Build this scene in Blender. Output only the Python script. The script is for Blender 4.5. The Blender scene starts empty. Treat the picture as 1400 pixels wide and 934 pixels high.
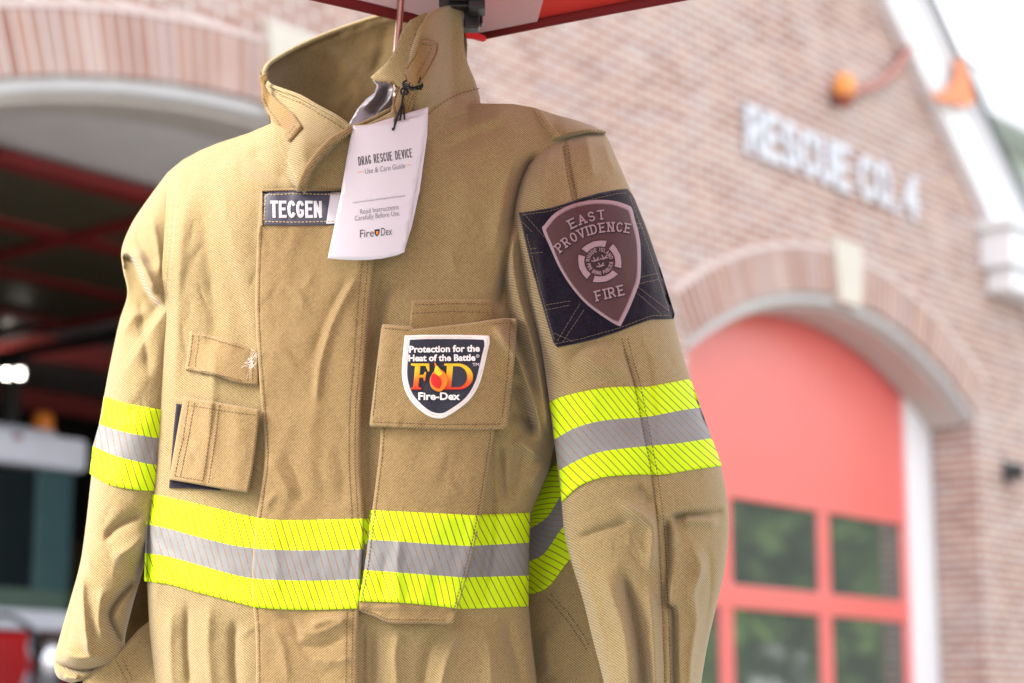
import bpy, math, random
import numpy as np
from mathutils import Vector
from mathutils.bvhtree import BVHTree
from mathutils.geometry import delaunay_2d_cdt, tessellate_polygon
random.seed(4); rng = np.random.RandomState(4)
SC = bpy.context.scene; COL = SC.collection
# ------------------------------------------------------------------ camera maths
FPX = 2722.; PITCH = math.atan(533/FPX); CP, SP = math.cos(PITCH), math.sin(PITCH)
EYE = np.array([0., 0., 1.5])
def rays(x, y):
    a = (np.asarray(x, float)-700)/FPX; b = -(np.asarray(y, float)-467)/FPX
    return np.stack([a, CP-b*SP, SP+b*CP], -1)
def P(x, y, Y):                       # reference-frame position at world distance Y
    r = rays(x, y); return EYE + r*(np.asarray(Y, float)/r[..., 1])[..., None]
PX = 2.2/FPX                           # metres per reference unit on the jacket
# ------------------------------------------------------------------ curves
def cr(pts, n=8, closed=False):
    p = np.array(pts, float); N = len(p); out = []
    for i in range(N if closed else N-1):
        if closed: a, b, c, d = p[(i-1) % N], p[i], p[(i+1) % N], p[(i+2) % N]
        else: a, b, c, d = p[max(i-1, 0)], p[i], p[i+1], p[min(i+2, N-1)]
        for k in range(n):
            t = k/n
            out.append(.5*((2*b)+(-a+c)*t+(2*a-5*b+4*c-d)*t*t+(-a+3*b-3*c+d)*t**3))
    if not closed: out.append(p[-1])
    return np.array(out)
def resample(p, step, closed=False):
    p = np.array(p, float)
    if closed: p = np.vstack([p, p[:1]])
    L = np.r_[0, np.cumsum(np.hypot(*np.diff(p, axis=0).T))]
    n = max(2, int(round(L[-1]/step))); t = np.linspace(0, L[-1], n+1)
    q = np.stack([np.interp(t, L, p[:, k]) for k in range(p.shape[1])], 1)
    return q[:-1] if closed else q
def corner_resample(p, step):          # closed outline that keeps its corners
    p = np.array(p, float); out = []
    for i in range(len(p)):
        a, b = p[i], p[(i+1) % len(p)]; n = max(1, int(round(np.hypot(*(b-a))/step)))
        for k in range(n): out.append(a+(b-a)*k/n)
    return np.array(out)
def seg_dist(X, Y, pts):
    pts = np.array(pts, float); best = np.full(X.shape, 1e9); sg = np.zeros(X.shape); tt = np.zeros(X.shape)
    L = np.r_[0, np.cumsum(np.hypot(*np.diff(pts, axis=0).T))]
    for i in range(len(pts)-1):
        a, b = pts[i], pts[i+1]; d = b-a; l2 = d@d+1e-9
        t = np.clip(((X-a[0])*d[0]+(Y-a[1])*d[1])/l2, 0, 1)
        ex, ey = X-a[0]-t*d[0], Y-a[1]-t*d[1]; dist = np.hypot(ex, ey); m = dist < best
        best = np.where(m, dist, best); sg = np.where(m, np.sign(d[0]*ey-d[1]*ex), sg)
        tt = np.where(m, (L[i]+t*math.sqrt(l2))/L[-1], tt)
    return best, sg, tt
GAIN = 1.
def fold(X, Y, pts, w, amp, kind='g', taper=.25, c=True):
    amp = amp*GAIN
    if c and len(pts) > 2: pts = cr(pts, 5)
    d, s, t = seg_dist(X, Y, pts)
    k = np.clip(np.minimum(t, 1-t)/max(taper, 1e-3), 0, 1) if taper > 0 else 1.
    if taper > 0: k = k*k*(3-2*k)
    if kind == 'g': v = np.exp(-(np.sqrt(d*d+.12*w*w)-.346*w)/(.62*w))
    elif kind == 'r': v = np.exp(-(d/w))                     # sharper ridge
    else:                                                    # step: raised on the right-hand side of the path
        sd = d*s; v = .5*(1+np.tanh(sd/w))*np.exp(-np.maximum(sd, 0)/kind)
    return amp*1e-3*k*v
def creases(X, Y, x0, x1, y0, y1, n, seed, amp=1.3, ang=1.2):
    r = np.random.RandomState(seed); f = np.zeros(X.shape)
    for _ in range(n):
        cx, cy = r.uniform(x0, x1), r.uniform(y0, y1); a = ang+r.randn()*.55; L = r.uniform(12, 42); b = r.randn()*.35; d = np.array([math.cos(a), math.sin(a)]); e = np.array([-d[1], d[0]])
        pts = [np.array([cx, cy])-d*L, np.array([cx, cy])+e*L*b*.4, np.array([cx, cy])+d*L]
        m = (np.abs(X-cx) < 75) & (np.abs(Y-cy) < 75)
        if m.any():
            v = fold(X[m], Y[m], pts, r.uniform(2.2, 6.), r.choice([-1, 1])*r.uniform(.4, 1.)*amp, taper=.45); f[m] += v
    return f
def pucker(X, Y, path, per=10., w=6., amp=.45):
    p = cr(path, 5); L = np.sum(np.hypot(*np.diff(p, axis=0).T)); d, s, t = seg_dist(X, Y, p); q = t*L
    return amp*1e-3*(np.sin(6.283*(q/per+.35*np.sin(q/23.)))+.6*np.sin(6.283*q/(per*1.7)+1))*np.exp(-(d/w)**2)-.0006*np.exp(-(d/1.6)**2)
def vnoise(X, Y, seed):
    r = np.random.RandomState(seed); T = r.rand(64, 64)
    xi, yi = np.floor(X).astype(int), np.floor(Y).astype(int); fx, fy = X-xi, Y-yi
    fx = fx*fx*fx*(fx*(6*fx-15)+10); fy = fy*fy*fy*(fy*(6*fy-15)+10)
    g = lambda a, b: T[a % 64, b % 64]
    return (g(xi, yi)*(1-fx)+g(xi+1, yi)*fx)*(1-fy)+(g(xi, yi+1)*(1-fx)+g(xi+1, yi+1)*fx)*fy-.5
def crumple(X, Y, seed=1, a=1.):
    U = X*.94+Y*.34; V = -X*.34+Y*.94
    return a*1e-3*(3.2*vnoise(U/62, V/120, seed)+1.7*vnoise(U/27, V/55, seed+1)+.9*vnoise(X/13+Y/40, Y/21, seed+2)+.35*vnoise(X/6, Y/7, seed+3))
# ------------------------------------------------------------------ objects
def link(o, parent=None):
    COL.objects.link(o)
    if parent is not None: o.parent = parent
    return o
def wpos(o):
    p = np.zeros(3)
    while o is not None: p = p+np.array(o.location); o = o.parent
    return p
def mesh(name, V, F, mat, parent=None, smooth=True, uv=None, world=False, mats=None, mi=None):
    V = np.asarray(V, float)
    if world and parent is not None: V = V-wpos(parent)
    m = bpy.data.meshes.new(name); m.from_pydata([tuple(v) for v in V], [], [tuple(f) for f in F])
    if smooth: m.polygons.foreach_set('use_smooth', [True]*len(m.polygons))
    for k in (mats or [mat]): m.materials.append(k)
    if mi is not None: m.polygons.foreach_set('material_index', list(mi))
    if uv is not None:
        l = m.uv_layers.new(name='UVMap'); idx = np.zeros(len(m.loops), int); m.loops.foreach_get('vertex_index', idx)
        l.data.foreach_set('uv', np.asarray(uv, float)[idx].ravel())
    m.update()
    return link(bpy.data.objects.new(name, m), parent)
def thing(name, label, cat, loc=(0, 0, 0), rotz=0., group=None):
    o = bpy.data.objects.new(name, None); COL.objects.link(o); o.location = loc; o.rotation_euler = (0, 0, rotz); o.empty_display_size = .1
    return tag(o, label, cat, group)
def tag(o, label, cat, group=None):
    o['label'] = label; o['category'] = cat
    if group: o['group'] = group
    return o
def struct(o, label=None):
    o['kind'] = 'structure'
    if label: o['label'] = label
    return o
def boxes(name, L, mat, parent=None, bev=0., smooth=False):
    V, F = [], []
    for (x0, x1, y0, y1, z0, z1) in L:
        b = len(V); V += [(x, y, z) for x in (x0, x1) for y in (y0, y1) for z in (z0, z1)]
        F += [tuple(b+i for i in f) for f in ((0, 1, 3, 2), (4, 6, 7, 5), (0, 4, 5, 1), (2, 3, 7, 6), (0, 2, 6, 4), (1, 5, 7, 3))]
    o = mesh(name, V, F, mat, parent, smooth)
    if bev:
        md = o.modifiers.new('bevel', 'BEVEL'); md.width = bev; md.segments = 2
    return o
def tube(name, pts, r, mat, parent=None, n=10, world=False, rr=None, cap=True):
    p = np.array(pts, float); V, F = [], []; up = np.array([.13, .2, 1.]); N = len(p)
    for i in range(N):
        d = p[min(i+1, N-1)]-p[max(i-1, 0)]; d /= np.linalg.norm(d)+1e-12
        a = np.cross(d, up); a /= np.linalg.norm(a)+1e-12; b = np.cross(d, a)
        R = r if rr is None else rr[i]
        for k in range(n):
            q = 2*math.pi*k/n; V.append(p[i]+R*(math.cos(q)*a+math.sin(q)*b))
    for i in range(N-1):
        for k in range(n): F.append((i*n+k, i*n+(k+1) % n, (i+1)*n+(k+1) % n, (i+1)*n+k))
    if cap: F += [tuple(range(n))[::-1], tuple((N-1)*n+k for k in range(n))]
    return mesh(name, V, F, mat, parent, world=world)
def prism(name, poly, d0, d1, mat, parent=None, plane='xz', smooth=False):      # outline in local x-z (or x-y), extruded along the third axis
    n = len(poly); tri = tessellate_polygon([[Vector((a, b, 0)) for a, b in poly]]); V = []
    for d in (d0, d1): V += [((a, d, b) if plane == 'xz' else (a, b, d)) for a, b in poly]
    F = [tuple(t) for t in tri]+[tuple(n+i for i in t[::-1]) for t in tri]+[(i, (i+1) % n, n+(i+1) % n, n+i) for i in range(n)]
    return mesh(name, V, F, mat, parent, smooth)
# ------------------------------------------------------------------ materials
class NT:
    def __init__(s, name):
        s.m = bpy.data.materials.new(name); s.m.use_nodes = True; s.n = s.m.node_tree.nodes; s.l = s.m.node_tree.links
        s.b = s.n['Principled BSDF']
    def new(s, t, **k):
        o = s.n.new(t)
        for a, v in k.items(): setattr(o, a, v)
        return o
    def inp(s, node, key, v):
        if hasattr(v, 'node') or isinstance(v, bpy.types.NodeSocket): s.l.new(v, node.inputs[key])
        else: node.inputs[key].default_value = v
    def math(s, op, a, b=0., c=None):
        o = s.new('ShaderNodeMath', operation=op); s.inp(o, 0, a); s.inp(o, 1, b)
        if c is not None: s.inp(o, 2, c)
        return o.outputs[0]
    def mix(s, f, a, b, mode='MIX'):
        o = s.new('ShaderNodeMix', data_type='RGBA', blend_type=mode); s.inp(o, 0, f)
        for i, v in ((6, a), (7, b)): s.inp(o, i, v if isinstance(v, bpy.types.NodeSocket) else (*v[:3], 1))
        return o.outputs[2]
    def noise(s, vec, scale, detail=2., rough=.5):
        o = s.new('ShaderNodeTexNoise'); s.inp(o, 'Vector', vec); s.inp(o, 'Scale', scale); s.inp(o, 'Detail', detail); s.inp(o, 'Roughness', rough); return o
    def coord(s, kind='Object'): return s.new('ShaderNodeTexCoord').outputs[kind]
    def mapping(s, vec, scale=(1, 1, 1), rot=(0, 0, 0), loc=(0, 0, 0)):
        o = s.new('ShaderNodeMapping'); s.inp(o, 'Vector', vec); o.inputs['Scale'].default_value = scale
        o.inputs['Rotation'].default_value = rot; o.inputs['Location'].default_value = loc; return o.outputs[0]
    def ramp(s, v, lo, hi):
        o = s.new('ShaderNodeMapRange'); s.inp(o, 0, v); s.inp(o, 1, lo); s.inp(o, 2, hi); return o.outputs[0]
    def bump(s, h, strength, dist):
        o = s.new('ShaderNodeBump'); s.inp(o, 'Height', h); s.inp(o, 'Strength', strength); s.inp(o, 'Distance', dist)
        s.l.new(o.outputs[0], s.b.inputs['Normal']); return o
    def set(s, **k):
        for a, v in k.items(): s.inp(s.b, a.replace('_', ' '), v if not isinstance(v, tuple) else (*v[:3], 1))
        return s.m
def plain(name, col, rough=.6, metal=0., var=.12, scale=6., **k):
    t = NT(name); n = t.noise(t.coord(), scale, 4)
    c = t.mix(n.outputs['Fac'], tuple(x*(1-var) for x in col), tuple(min(1, x*(1+var)) for x in col))
    t.set(Base_Color=c, Roughness=rough, Metallic=metal)
    for a, v in k.items(): t.inp(t.b, a.replace('_', ' '), v)
    return t.m
def cloth(name, light, dark, ang=.9, sheen=.25):
    t = NT(name); co = t.coord()
    big = t.noise(co, 9, 3)
    n1 = t.noise(t.mapping(co, (1, 1, .45), (0, ang, 0)), 620, 2, .7)       # heathered threads
    n2 = t.noise(t.mapping(co, (.5, 1, 1)), 420, 2, .6)
    w = t.new('ShaderNodeTexWave', wave_type='BANDS', bands_direction='X', wave_profile='SIN')
    t.inp(w, 'Vector', t.mapping(co, (1, 1, 1), (0, ang, 0))); t.inp(w, 'Scale', 150.); t.inp(w, 'Distortion', 1.6); t.inp(w, 'Detail', 2.); t.inp(w, 'Detail Scale', 1.5)
    f = t.math('ADD', t.math('MULTIPLY', n1.outputs['Fac'], .42), t.math('MULTIPLY', w.outputs['Fac'], .42))
    f = t.math('ADD', f, t.math('MULTIPLY', n2.outputs['Fac'], .22))
    f = t.ramp(f, .24, .84)
    c = t.mix(f, dark, light)
    c = t.mix(t.math('MULTIPLY', big.outputs['Fac'], .14), c, tuple(x*.8 for x in dark))
    t.set(Base_Color=c, Roughness=.95)
    t.inp(t.b, 'Sheen Weight', sheen); t.inp(t.b, 'Sheen Roughness', .55); t.inp(t.b, 'Specular IOR Level', .15)
    t.bump(t.math('ADD', f, t.math('MULTIPLY', t.noise(co, 120, 3).outputs['Fac'], .35)), .55, .0009)
    return t.m
M = {}
M['body'] = cloth('tan_twill', (.47, .36, .17), (.138, .093, .037))
M['flap'] = cloth('tan_flap_twill', (.465, .33, .15), (.135, .083, .031), -.85)
M['tab'] = cloth('tab_twill', (.36, .225, .08), (.14, .08, .025), .9)
M['inner'] = cloth('tan_shaded', (.17, .105, .036), (.07, .042, .012), .3)  # body tan darkened: shade inside the collar put into the colour
M['thread'] = plain('brown_thread', (.12, .068, .03), .8)
M['tan_thread'] = plain('tan_thread', (.50, .37, .2), .8)
M['dull_thread'] = plain('dull_thread', (.26, .20, .14), .8)
M['black_thread'] = plain('black_cord', (.008, .008, .01), .7)
M['liner'] = plain('dark_satin_liner', (.10, .085, .115), .38, Sheen_Weight=.5)
def velvet():
    t = NT('navy_velvet'); co = t.coord(); n = t.noise(co, 500, 4, .7); b = t.noise(co, 60, 3)
    t.set(Base_Color=t.mix(t.ramp(n.outputs['Fac'], .35, .7), (.004, .0035, .008), (.022, .017, .032)), Roughness=.95)
    t.inp(t.b, 'Sheen Weight', .22); t.inp(t.b, 'Sheen Roughness', .4); t.inp(t.b, 'Specular IOR Level', .1)
    t.bump(t.math('ADD', n.outputs['Fac'], b.outputs['Fac']), .8, .0012); return t.m
M['velvet'] = velvet()
def trim(name='reflective_trim', k=.8, flip=1., spacing=9.8):
    t = NT(name); uv = t.coord('UV'); s = t.new('ShaderNodeSeparateXYZ'); t.l.new(uv, s.inputs[0]); U, V = s.outputs[0], s.outputs[1]
    ph = t.math('FRACT', t.math('DIVIDE', t.math('ADD', U, t.math('MULTIPLY', V, 62*k*flip)), spacing))
    wob = t.noise(t.mapping(uv, (.05, 1, 1)), 9.); ph = t.math('ADD', ph, t.math('MULTIPLY', wob.outputs['Fac'], .04))
    line = t.math('LESS_THAN', t.math('ABSOLUTE', t.math('SUBTRACT', ph, .5)), .078)
    grey = t.math('LESS_THAN', t.math('ABSOLUTE', t.math('SUBTRACT', V, .5)), 1/6)
    co = t.coord(); n = t.noise(co, 30, 4); fine = t.noise(co, 700, 2)
    yel = t.mix(n.outputs['Fac'], (.47, .70, .002), (.62, .88, .004))
    gr = t.mix(n.outputs['Fac'], (.17, .175, .18), (.27, .275, .28))
    base = t.mix(grey, yel, gr)
    dots = t.math('GREATER_THAN', fine.outputs['Fac'], .56)
    linec = t.mix(grey, (.21, .15, .03), (.26, .15, .08))
    m = t.math('MULTIPLY', line, t.math('SUBTRACT', 1., t.math('MULTIPLY', grey, dots)))
    c = t.mix(m, base, linec)
    t.set(Base_Color=c); t.inp(t.b, 'Roughness', t.math('ADD', .72, t.math('MULTIPLY', grey, -.10))); t.inp(t.b, 'Metallic', t.math('MULTIPLY', grey, .05))
    t.inp(t.b, 'Specular IOR Level', .25)
    t.bump(t.math('SUBTRACT', t.math('MULTIPLY', n.outputs['Fac'], .4), m), .45, .0007); return t.m
M['trim'] = trim(k=-.72); M['trim_r'] = trim('reflective_trim_right', -1.05); M['trim_side'] = trim('reflective_trim_side', -2.2, 1., 9.)
M['trim_arm'] = trim('reflective_trim_arm', -1.2); M['trim_far'] = trim('reflective_trim_far', -.7)
M['navy'] = plain('navy_weave', (.012, .014, .03), .7, scale=700, var=.5)
M['label'] = plain('dark_label', (.045, .045, .075), .5)
M['white'] = plain('white_thread', (.78, .76, .76), .75, scale=600, var=.2)
M['silver'] = plain('silver_print', (.62, .63, .68), .35, .3)
M['border_pink'] = plain('mauve_thread', (.33, .225, .25), .75, scale=800, var=.25)
M['maroon'] = plain('maroon_weave', (.072, .029, .032), .8, scale=900, var=.35)
M['badge_dark'] = plain('badge_dark_thread', (.028, .013, .018), .8)
M['paper'] = plain('white_card', (.62, .61, .67), .35, var=.02)
M['ink'] = plain('grey_ink', (.06, .06, .07), .6); M['ink_soft'] = plain('soft_grey_ink', (.20, .20, .22), .6); M['ink_orange'] = plain('orange_ink', (.75, .35, .2), .6)
M['copper'] = plain('coppered_steel', (.50, .33, .28), .22, .9)
def grad(name):
    t = NT(name); s = t.new('ShaderNodeSeparateXYZ'); t.l.new(t.coord('UV'), s.inputs[0])
    r = t.new('ShaderNodeValToRGB'); t.l.new(s.outputs[1], r.inputs[0]); e = r.color_ramp.elements
    e[0].position = 0; e[0].color = (.62, .01, .005, 1); e[1].position = .75; e[1].color = (.85, .55, .01, 1)
    q = e.new(.30); q.color = (.80, .12, .01, 1)
    n = t.noise(t.coord(), 900); t.set(Base_Color=t.mix(t.math('MULTIPLY', n.outputs['Fac'], .3), r.outputs[0], (.1, .03, 0)), Roughness=.7); return t.m
M['grad'] = grad('flame_thread'); M['flame_red'] = plain('red_thread', (.60, .012, .01), .7); M['flame_or'] = plain('orange_thread', (.82, .22, .01), .7); M['flame_y'] = plain('yellow_thread', (.85, .6, .02), .7)
# ------------------------------------------------------------------ drape machinery
class Host:
    def __init__(s, objs):
        V, F = [], []
        for o in objs:
            b = len(V); w = wpos(o); V += [tuple(np.array(v.co)+w) for v in o.data.vertices]; F += [tuple(b+i for i in p.vertices) for p in o.data.polygons]
        s.t = BVHTree.FromPolygons(V, F)
        c = np.mean(V, 0); s.Y = c[1]
    def __call__(s, x, y):
        r = rays(x, y); n = np.linalg.norm(r); h = s.t.ray_cast(Vector(EYE), Vector(r/n))
        if h[0] is not None: return np.array(h[0])
        g = P(x, y, s.Y); q = s.t.find_nearest(Vector(g)); return P(x, y, q[0].y+.002)
    def off(s, x, y, o):
        p = s(x, y); d = p-EYE; return p-d/np.linalg.norm(d)*o
def inside(X, Y, poly):
    c = np.zeros(X.shape, bool); n = len(poly)
    for i in range(n):
        x0, y0 = poly[i]; x1, y1 = poly[(i+1) % n]
        if y0 == y1: continue
        c ^= ((y0 > Y) != (y1 > Y)) & (X < (x1-x0)*(Y-y0)/(y1-y0)+x0)
    return c
def patch(name, outline, host, mat, parent, off=.0015, thick=.002, step=3.6, bev=2.5, disp=None, uv=None, skirt=.003, edge=2.4):
    o = corner_resample(outline, edge); n = len(o)
    x0, y0 = o.min(0); x1, y1 = o.max(0)
    gx, gy = np.meshgrid(np.arange(x0, x1, step), np.arange(y0, y1, step)); gx[1::2] += step/2
    g = np.stack([gx.ravel(), gy.ravel()], 1)
    oc = np.vstack([o, o[:1]])
    nrm = np.roll(o, -1, 0)-np.roll(o, 1, 0); nrm = np.stack([-nrm[:, 1], nrm[:, 0]], 1); nrm /= np.linalg.norm(nrm, axis=1)[:, None]+1e-9
    area = .5*np.sum(o[:, 0]*np.roll(o[:, 1], -1)-np.roll(o[:, 0], -1)*o[:, 1])
    if area < 0: nrm = -nrm
    ring = o+nrm*bev*.5; ring2 = o+nrm*bev*1.1
    cand = np.vstack([ring, ring2, g]); lim = np.r_[np.full(n, bev*.42), np.full(n, bev*.95), np.full(len(g), bev*1.1+.8)]
    d, _, _ = seg_dist(cand[:, 0], cand[:, 1], oc)
    k = inside(cand[:, 0], cand[:, 1], o) & (d >= lim); pts = np.vstack([o, cand[k]])
    r = delaunay_2d_cdt([Vector(p) for p in pts], [(i, (i+1) % n) for i in range(n)], [], 1, 1e-6)
    pv = np.array([tuple(v) for v in r[0]]); tri = r[2]
    d, _, _ = seg_dist(pv[:, 0], pv[:, 1], oc)
    q = np.clip(d/bev, 0, 1); h = off+thick*np.sqrt(1-(1-q)**2)
    if disp is not None: h = h+disp(pv[:, 0], pv[:, 1])
    V = [host.off(a, b, c) for (a, b), c in zip(pv, h)]
    F = []
    for t in tri:
        t = list(t); a, b, c = pv[t[0]], pv[t[1]], pv[t[2]]
        if (b[0]-a[0])*(c[1]-a[1])-(b[1]-a[1])*(c[0]-a[0]) > 0: t = t[::-1]
        F.append(tuple(t))
    # find boundary loop verts (nearest to outline points)
    idx = [int(np.argmin((pv[:, 0]-a)**2+(pv[:, 1]-b)**2)) for a, b in o]
    base = len(V); V += [host.off(pv[i][0], pv[i][1], off-skirt) for i in idx]
    for i in range(n):
        j = (i+1) % n; f = (idx[i], idx[j], base+j, base+i)
        if idx[i] != idx[j]: F.append(f if area > 0 else f[::-1])
    U = None
    if uv is not None: U = uv(np.vstack([pv, pv[idx]]))
    return mesh(name, V, F, mat, parent, world=True, uv=U)
def stitch(paths, host, mat, parent, pitch=5., dash=3.1, w=.62, h=.0006, off=.0004, name='stitching', c=True, jit=.25):
    for path in (paths if isinstance(paths[0][0], (tuple, list, np.ndarray)) else [paths]):
        V, F = [], []
        p = cr(path, 6) if (c and len(path) > 2) else np.array(path, float)
        L = np.r_[0, np.cumsum(np.hypot(*np.diff(p, axis=0).T))]; s = 0.
        at = lambda t: np.array([np.interp(t, L, p[:, 0]), np.interp(t, L, p[:, 1])])
        while s+dash < L[-1]:
            a, b = at(s), at(s+dash); d = (b-a)/(np.hypot(*(b-a))+1e-9); nn = np.array([-d[1], d[0]]); j = nn*random.uniform(-jit, jit); a = a+j; b = b+j
            k = len(V)
            for q, hh in ((a, .35), (b, .35)): V += [host.off(*(q-nn*w), off), host.off(*q, off+h*(1 if hh else 1)), host.off(*(q+nn*w), off)]
            F += [(k, k+1, k+4, k+3), (k+1, k+2, k+5, k+4)]
            s += pitch*random.uniform(.93, 1.07)
        if F: o_ = mesh(name, V, F, mat, parent, smooth=False, world=True)
def band(name, curves, host, mat, parent, n=90, off=.0016, thick=.0007, m=(8, 6, 8)):   # four curves: top, two inner, bottom
    C = [resample(cr(c, 8), 1.) for c in curves]
    C = [np.stack([np.interp(np.linspace(0, 1, n), np.linspace(0, 1, len(c)), c[:, k]) for k in (0, 1)], 1) for c in C]
    Ls = np.r_[0, np.cumsum(np.hypot(*np.diff((C[1]+C[2])/2, axis=0).T))]
    rows, vs = [], []
    for z in range(3):
        for k in range(m[z]): rows.append(C[z]*(1-k/m[z])+C[z+1]*k/m[z]); vs.append((z+k/m[z])/3)
    rows.append(C[3]); vs.append(1.)
    V, F, U = [], [], []
    R = len(rows)
    for j, (r, v) in enumerate(zip(rows, vs)):
        for i in range(n): V.append(host.off(r[i][0], r[i][1], off+thick)); U.append((Ls[i]+500, v))
    for j in range(R-1):
        for i in range(n-1): F.append((j*n+i, (j+1)*n+i, (j+1)*n+i+1, j*n+i+1))
    loop = [i for i in range(n)]+[j*n+n-1 for j in range(1, R)]+[(R-1)*n+i for i in range(n-2, -1, -1)]+[j*n for j in range(R-2, 0, -1)]
    b = len(V)
    for i in loop:
        j, k = divmod(i, n); V.append(host.off(rows[j][k][0], rows[j][k][1], -.001)); U.append(U[i])
    for a in range(len(loop)):
        c = (a+1) % len(loop); F.append((loop[a], loop[c], b+c, b+a))
    return mesh(name, V, F, mat, parent, world=True, uv=U)
# ------------------------------------------------------------------ lettering
def arcpts(cx, cy, rx, ry, a0, a1, n=10): return [(cx+rx*math.cos(math.radians(a0+(a1-a0)*i/n)), cy+ry*math.sin(math.radians(a0+(a1-a0)*i/n))) for i in range(n+1)]
GL = {
 'E': (.75, [[(0, 0), (0, 1)], [(0, 1), (.75, 1)], [(0, .52), (.6, .52)], [(0, 0), (.75, 0)]]),
 'F': (.72, [[(0, 0), (0, 1)], [(0, 1), (.72, 1)], [(0, .5), (.58, .5)]]),
 'L': (.65, [[(0, 0), (0, 1)], [(0, 0), (.65, 0)]]),
 'A': (.85, [[(0, 0), (.42, 1)], [(.42, 1), (.85, 0)], [(.17, .34), (.68, .34)]]),
 'S': (.72, [arcpts(.36, .74, .33, .26, 25, 270, 9)+arcpts(.36, .26, .35, .26, 90, -155, 9)]),
 'T': (.8, [[(.4, 0), (.4, 1)], [(0, 1), (.8, 1)]]),
 'P': (.75, [[(0, 0), (0, 1)], [(0, 1)]+arcpts(.42, .74, .32, .26, 90, -90)+[(0, .48)]]),
 'R': (.82, [[(0, 0), (0, 1)], [(0, 1)]+arcpts(.42, .74, .32, .26, 90, -90)+[(0, .48)], [(.4, .48), (.8, 0)]]),
 'B': (.78, [[(0, 0), (0, 1)], [(0, 1)]+arcpts(.42, .76, .3, .24, 90, -90)+[(0, .52)], arcpts(.42, .26, .35, .26, 90, -90)+[(0, 0)]]),
 'O': (.8, [arcpts(.4, .5, .4, .5, 0, 360, 20)]), 'V': (.8, [[(0, 1), (.4, 0)], [(.4, 0), (.8, 1)]]),
 'I': (.06, [[(.03, 0), (.03, 1)]]), 'D': (.82, [[(0, 0), (0, 1)], [(0, 1)]+arcpts(.34, .5, .46, .5, 90, -90, 14)+[(0, 0)]]),
 'N': (.8, [[(0, 0), (0, 1)], [(0, 1), (.8, 0)], [(.8, 0), (.8, 1)]]), 'H': (.8, [[(0, 0), (0, 1)], [(.8, 0), (.8, 1)], [(0, .5), (.8, .5)]]),
 'U': (.8, [[(0, 1), (0, .35)]+arcpts(.4, .35, .4, .35, 180, 360, 10)+[(.8, 1)]]),
 'C': (.78, [arcpts(.42, .5, .42, .5, 42, 318, 16)]), 'G': (.82, [arcpts(.42, .5, .42, .5, 42, 318, 16)+[(.76, .42), (.48, .42)]]),
 '4': (.8, [[(.58, 0), (.58, 1)], [(.58, 1), (0, .3)], [(0, .3), (.8, .3)]]), '.': (.1, [[(.02, 0), (.1, 0)]]), ' ': (.35, [])}
def strokes(text, serif=True, gap=.34, wx=1.):
    """-> list of polylines in em units and total width"""
    x = 0; out = []
    for ch in text:
        w, S = GL[ch]
        for st in S:
            out.append([(x+a*wx, b) for a, b in st])
            if serif and len(st) == 2 and abs(st[0][1]-st[1][1]) > .5:
                for a, b in st:
                    if b in (0, 1) and not (ch == 'A' and b == 1) and not (ch == 'V' and b == 0): out.append([(x+a*wx-.17, b), (x+a*wx+.17, b)])
        x += w*wx+gap
    return out, x-gap
def ridge(polys, place, host, mat, parent, name, w=1.1, h=.0007, off=.0006):      # embroidered / printed strokes; w in reference units
    V, F = [], []
    for n_, pl in enumerate(polys):
        q = np.array([place(a, b) for a, b in pl], float)
        hh = h*(1+.08*(n_ % 5))
        d = np.gradient(q, axis=0) if len(q) > 2 else np.repeat((q[1]-q[0])[None], 2, 0)
        d /= np.linalg.norm(d, axis=1)[:, None]+1e-9; nn = np.stack([-d[:, 1], d[:, 0]], 1)
        q[0] -= d[0]*w*.8; q[-1] += d[-1]*w*.8
        k = len(V)
        for i in range(len(q)):
            for s, o in ((-1, 0), (-.75, hh), (.75, hh), (1, 0)): V.append(host.off(*(q[i]+nn[i]*w*s), off+o))
        for i in range(len(q)-1):
            for j in range(3): F.append((k+i*4+j, k+(i+1)*4+j, k+(i+1)*4+j+1, k+i*4+j+1))
        F += [(k, k+1, k+2, k+3), (k+4*(len(q)-1)+3, k+4*(len(q)-1)+2, k+4*(len(q)-1)+1, k+4*(len(q)-1))]
    return mesh(name, V, F, mat, parent, smooth=False, world=True)
def line_place(p0, p1, H, W, skew=0.):          # em coords -> reference coords along a straight baseline
    p0, p1 = np.array(p0, float), np.array(p1, float); u = (p1-p0)/W; d = (p1-p0)/np.hypot(*(p1-p0)); up = np.array([d[1], -d[0]])
    return lambda a, b: p0+u*a+up*b*H+d*b*H*skew
def arc_place(c, R, a0, a1, W, H):              # baseline on an arc (angles measured clockwise from straight up, degrees)
    def f(a, b):
        t = math.radians(a0+(a1-a0)*a/W); r = R+b*H; return np.array([c[0]+r*math.sin(t), c[1]-r*math.cos(t)])
    return f
def font_text(s, place_fn, host, mat, parent, name='lettering', off=.0006, bold=0., space=1.):   # place_fn(width) -> placement
    cu = bpy.data.curves.new('t', 'FONT'); cu.body = s; cu.size = 1.; cu.resolution_u = 3; cu.offset = bold; cu.space_character = space
    o = bpy.data.objects.new('t', cu); COL.objects.link(o); dg = bpy.context.evaluated_depsgraph_get(); me = o.evaluated_get(dg).to_mesh()
    v = np.array([tuple(q.co[:2]) for q in me.vertices]); f = [tuple(p.vertices) for p in me.polygons]; o.evaluated_get(dg).to_mesh_clear()
    bpy.data.objects.remove(o); bpy.data.curves.remove(cu)
    v[:, 0] -= v[:, 0].min(); pl = place_fn(v[:, 0].max())
    return mesh(name, [host.off(*pl(a, b), off) for a, b in v], f, mat, parent, smooth=False, world=True)
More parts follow.
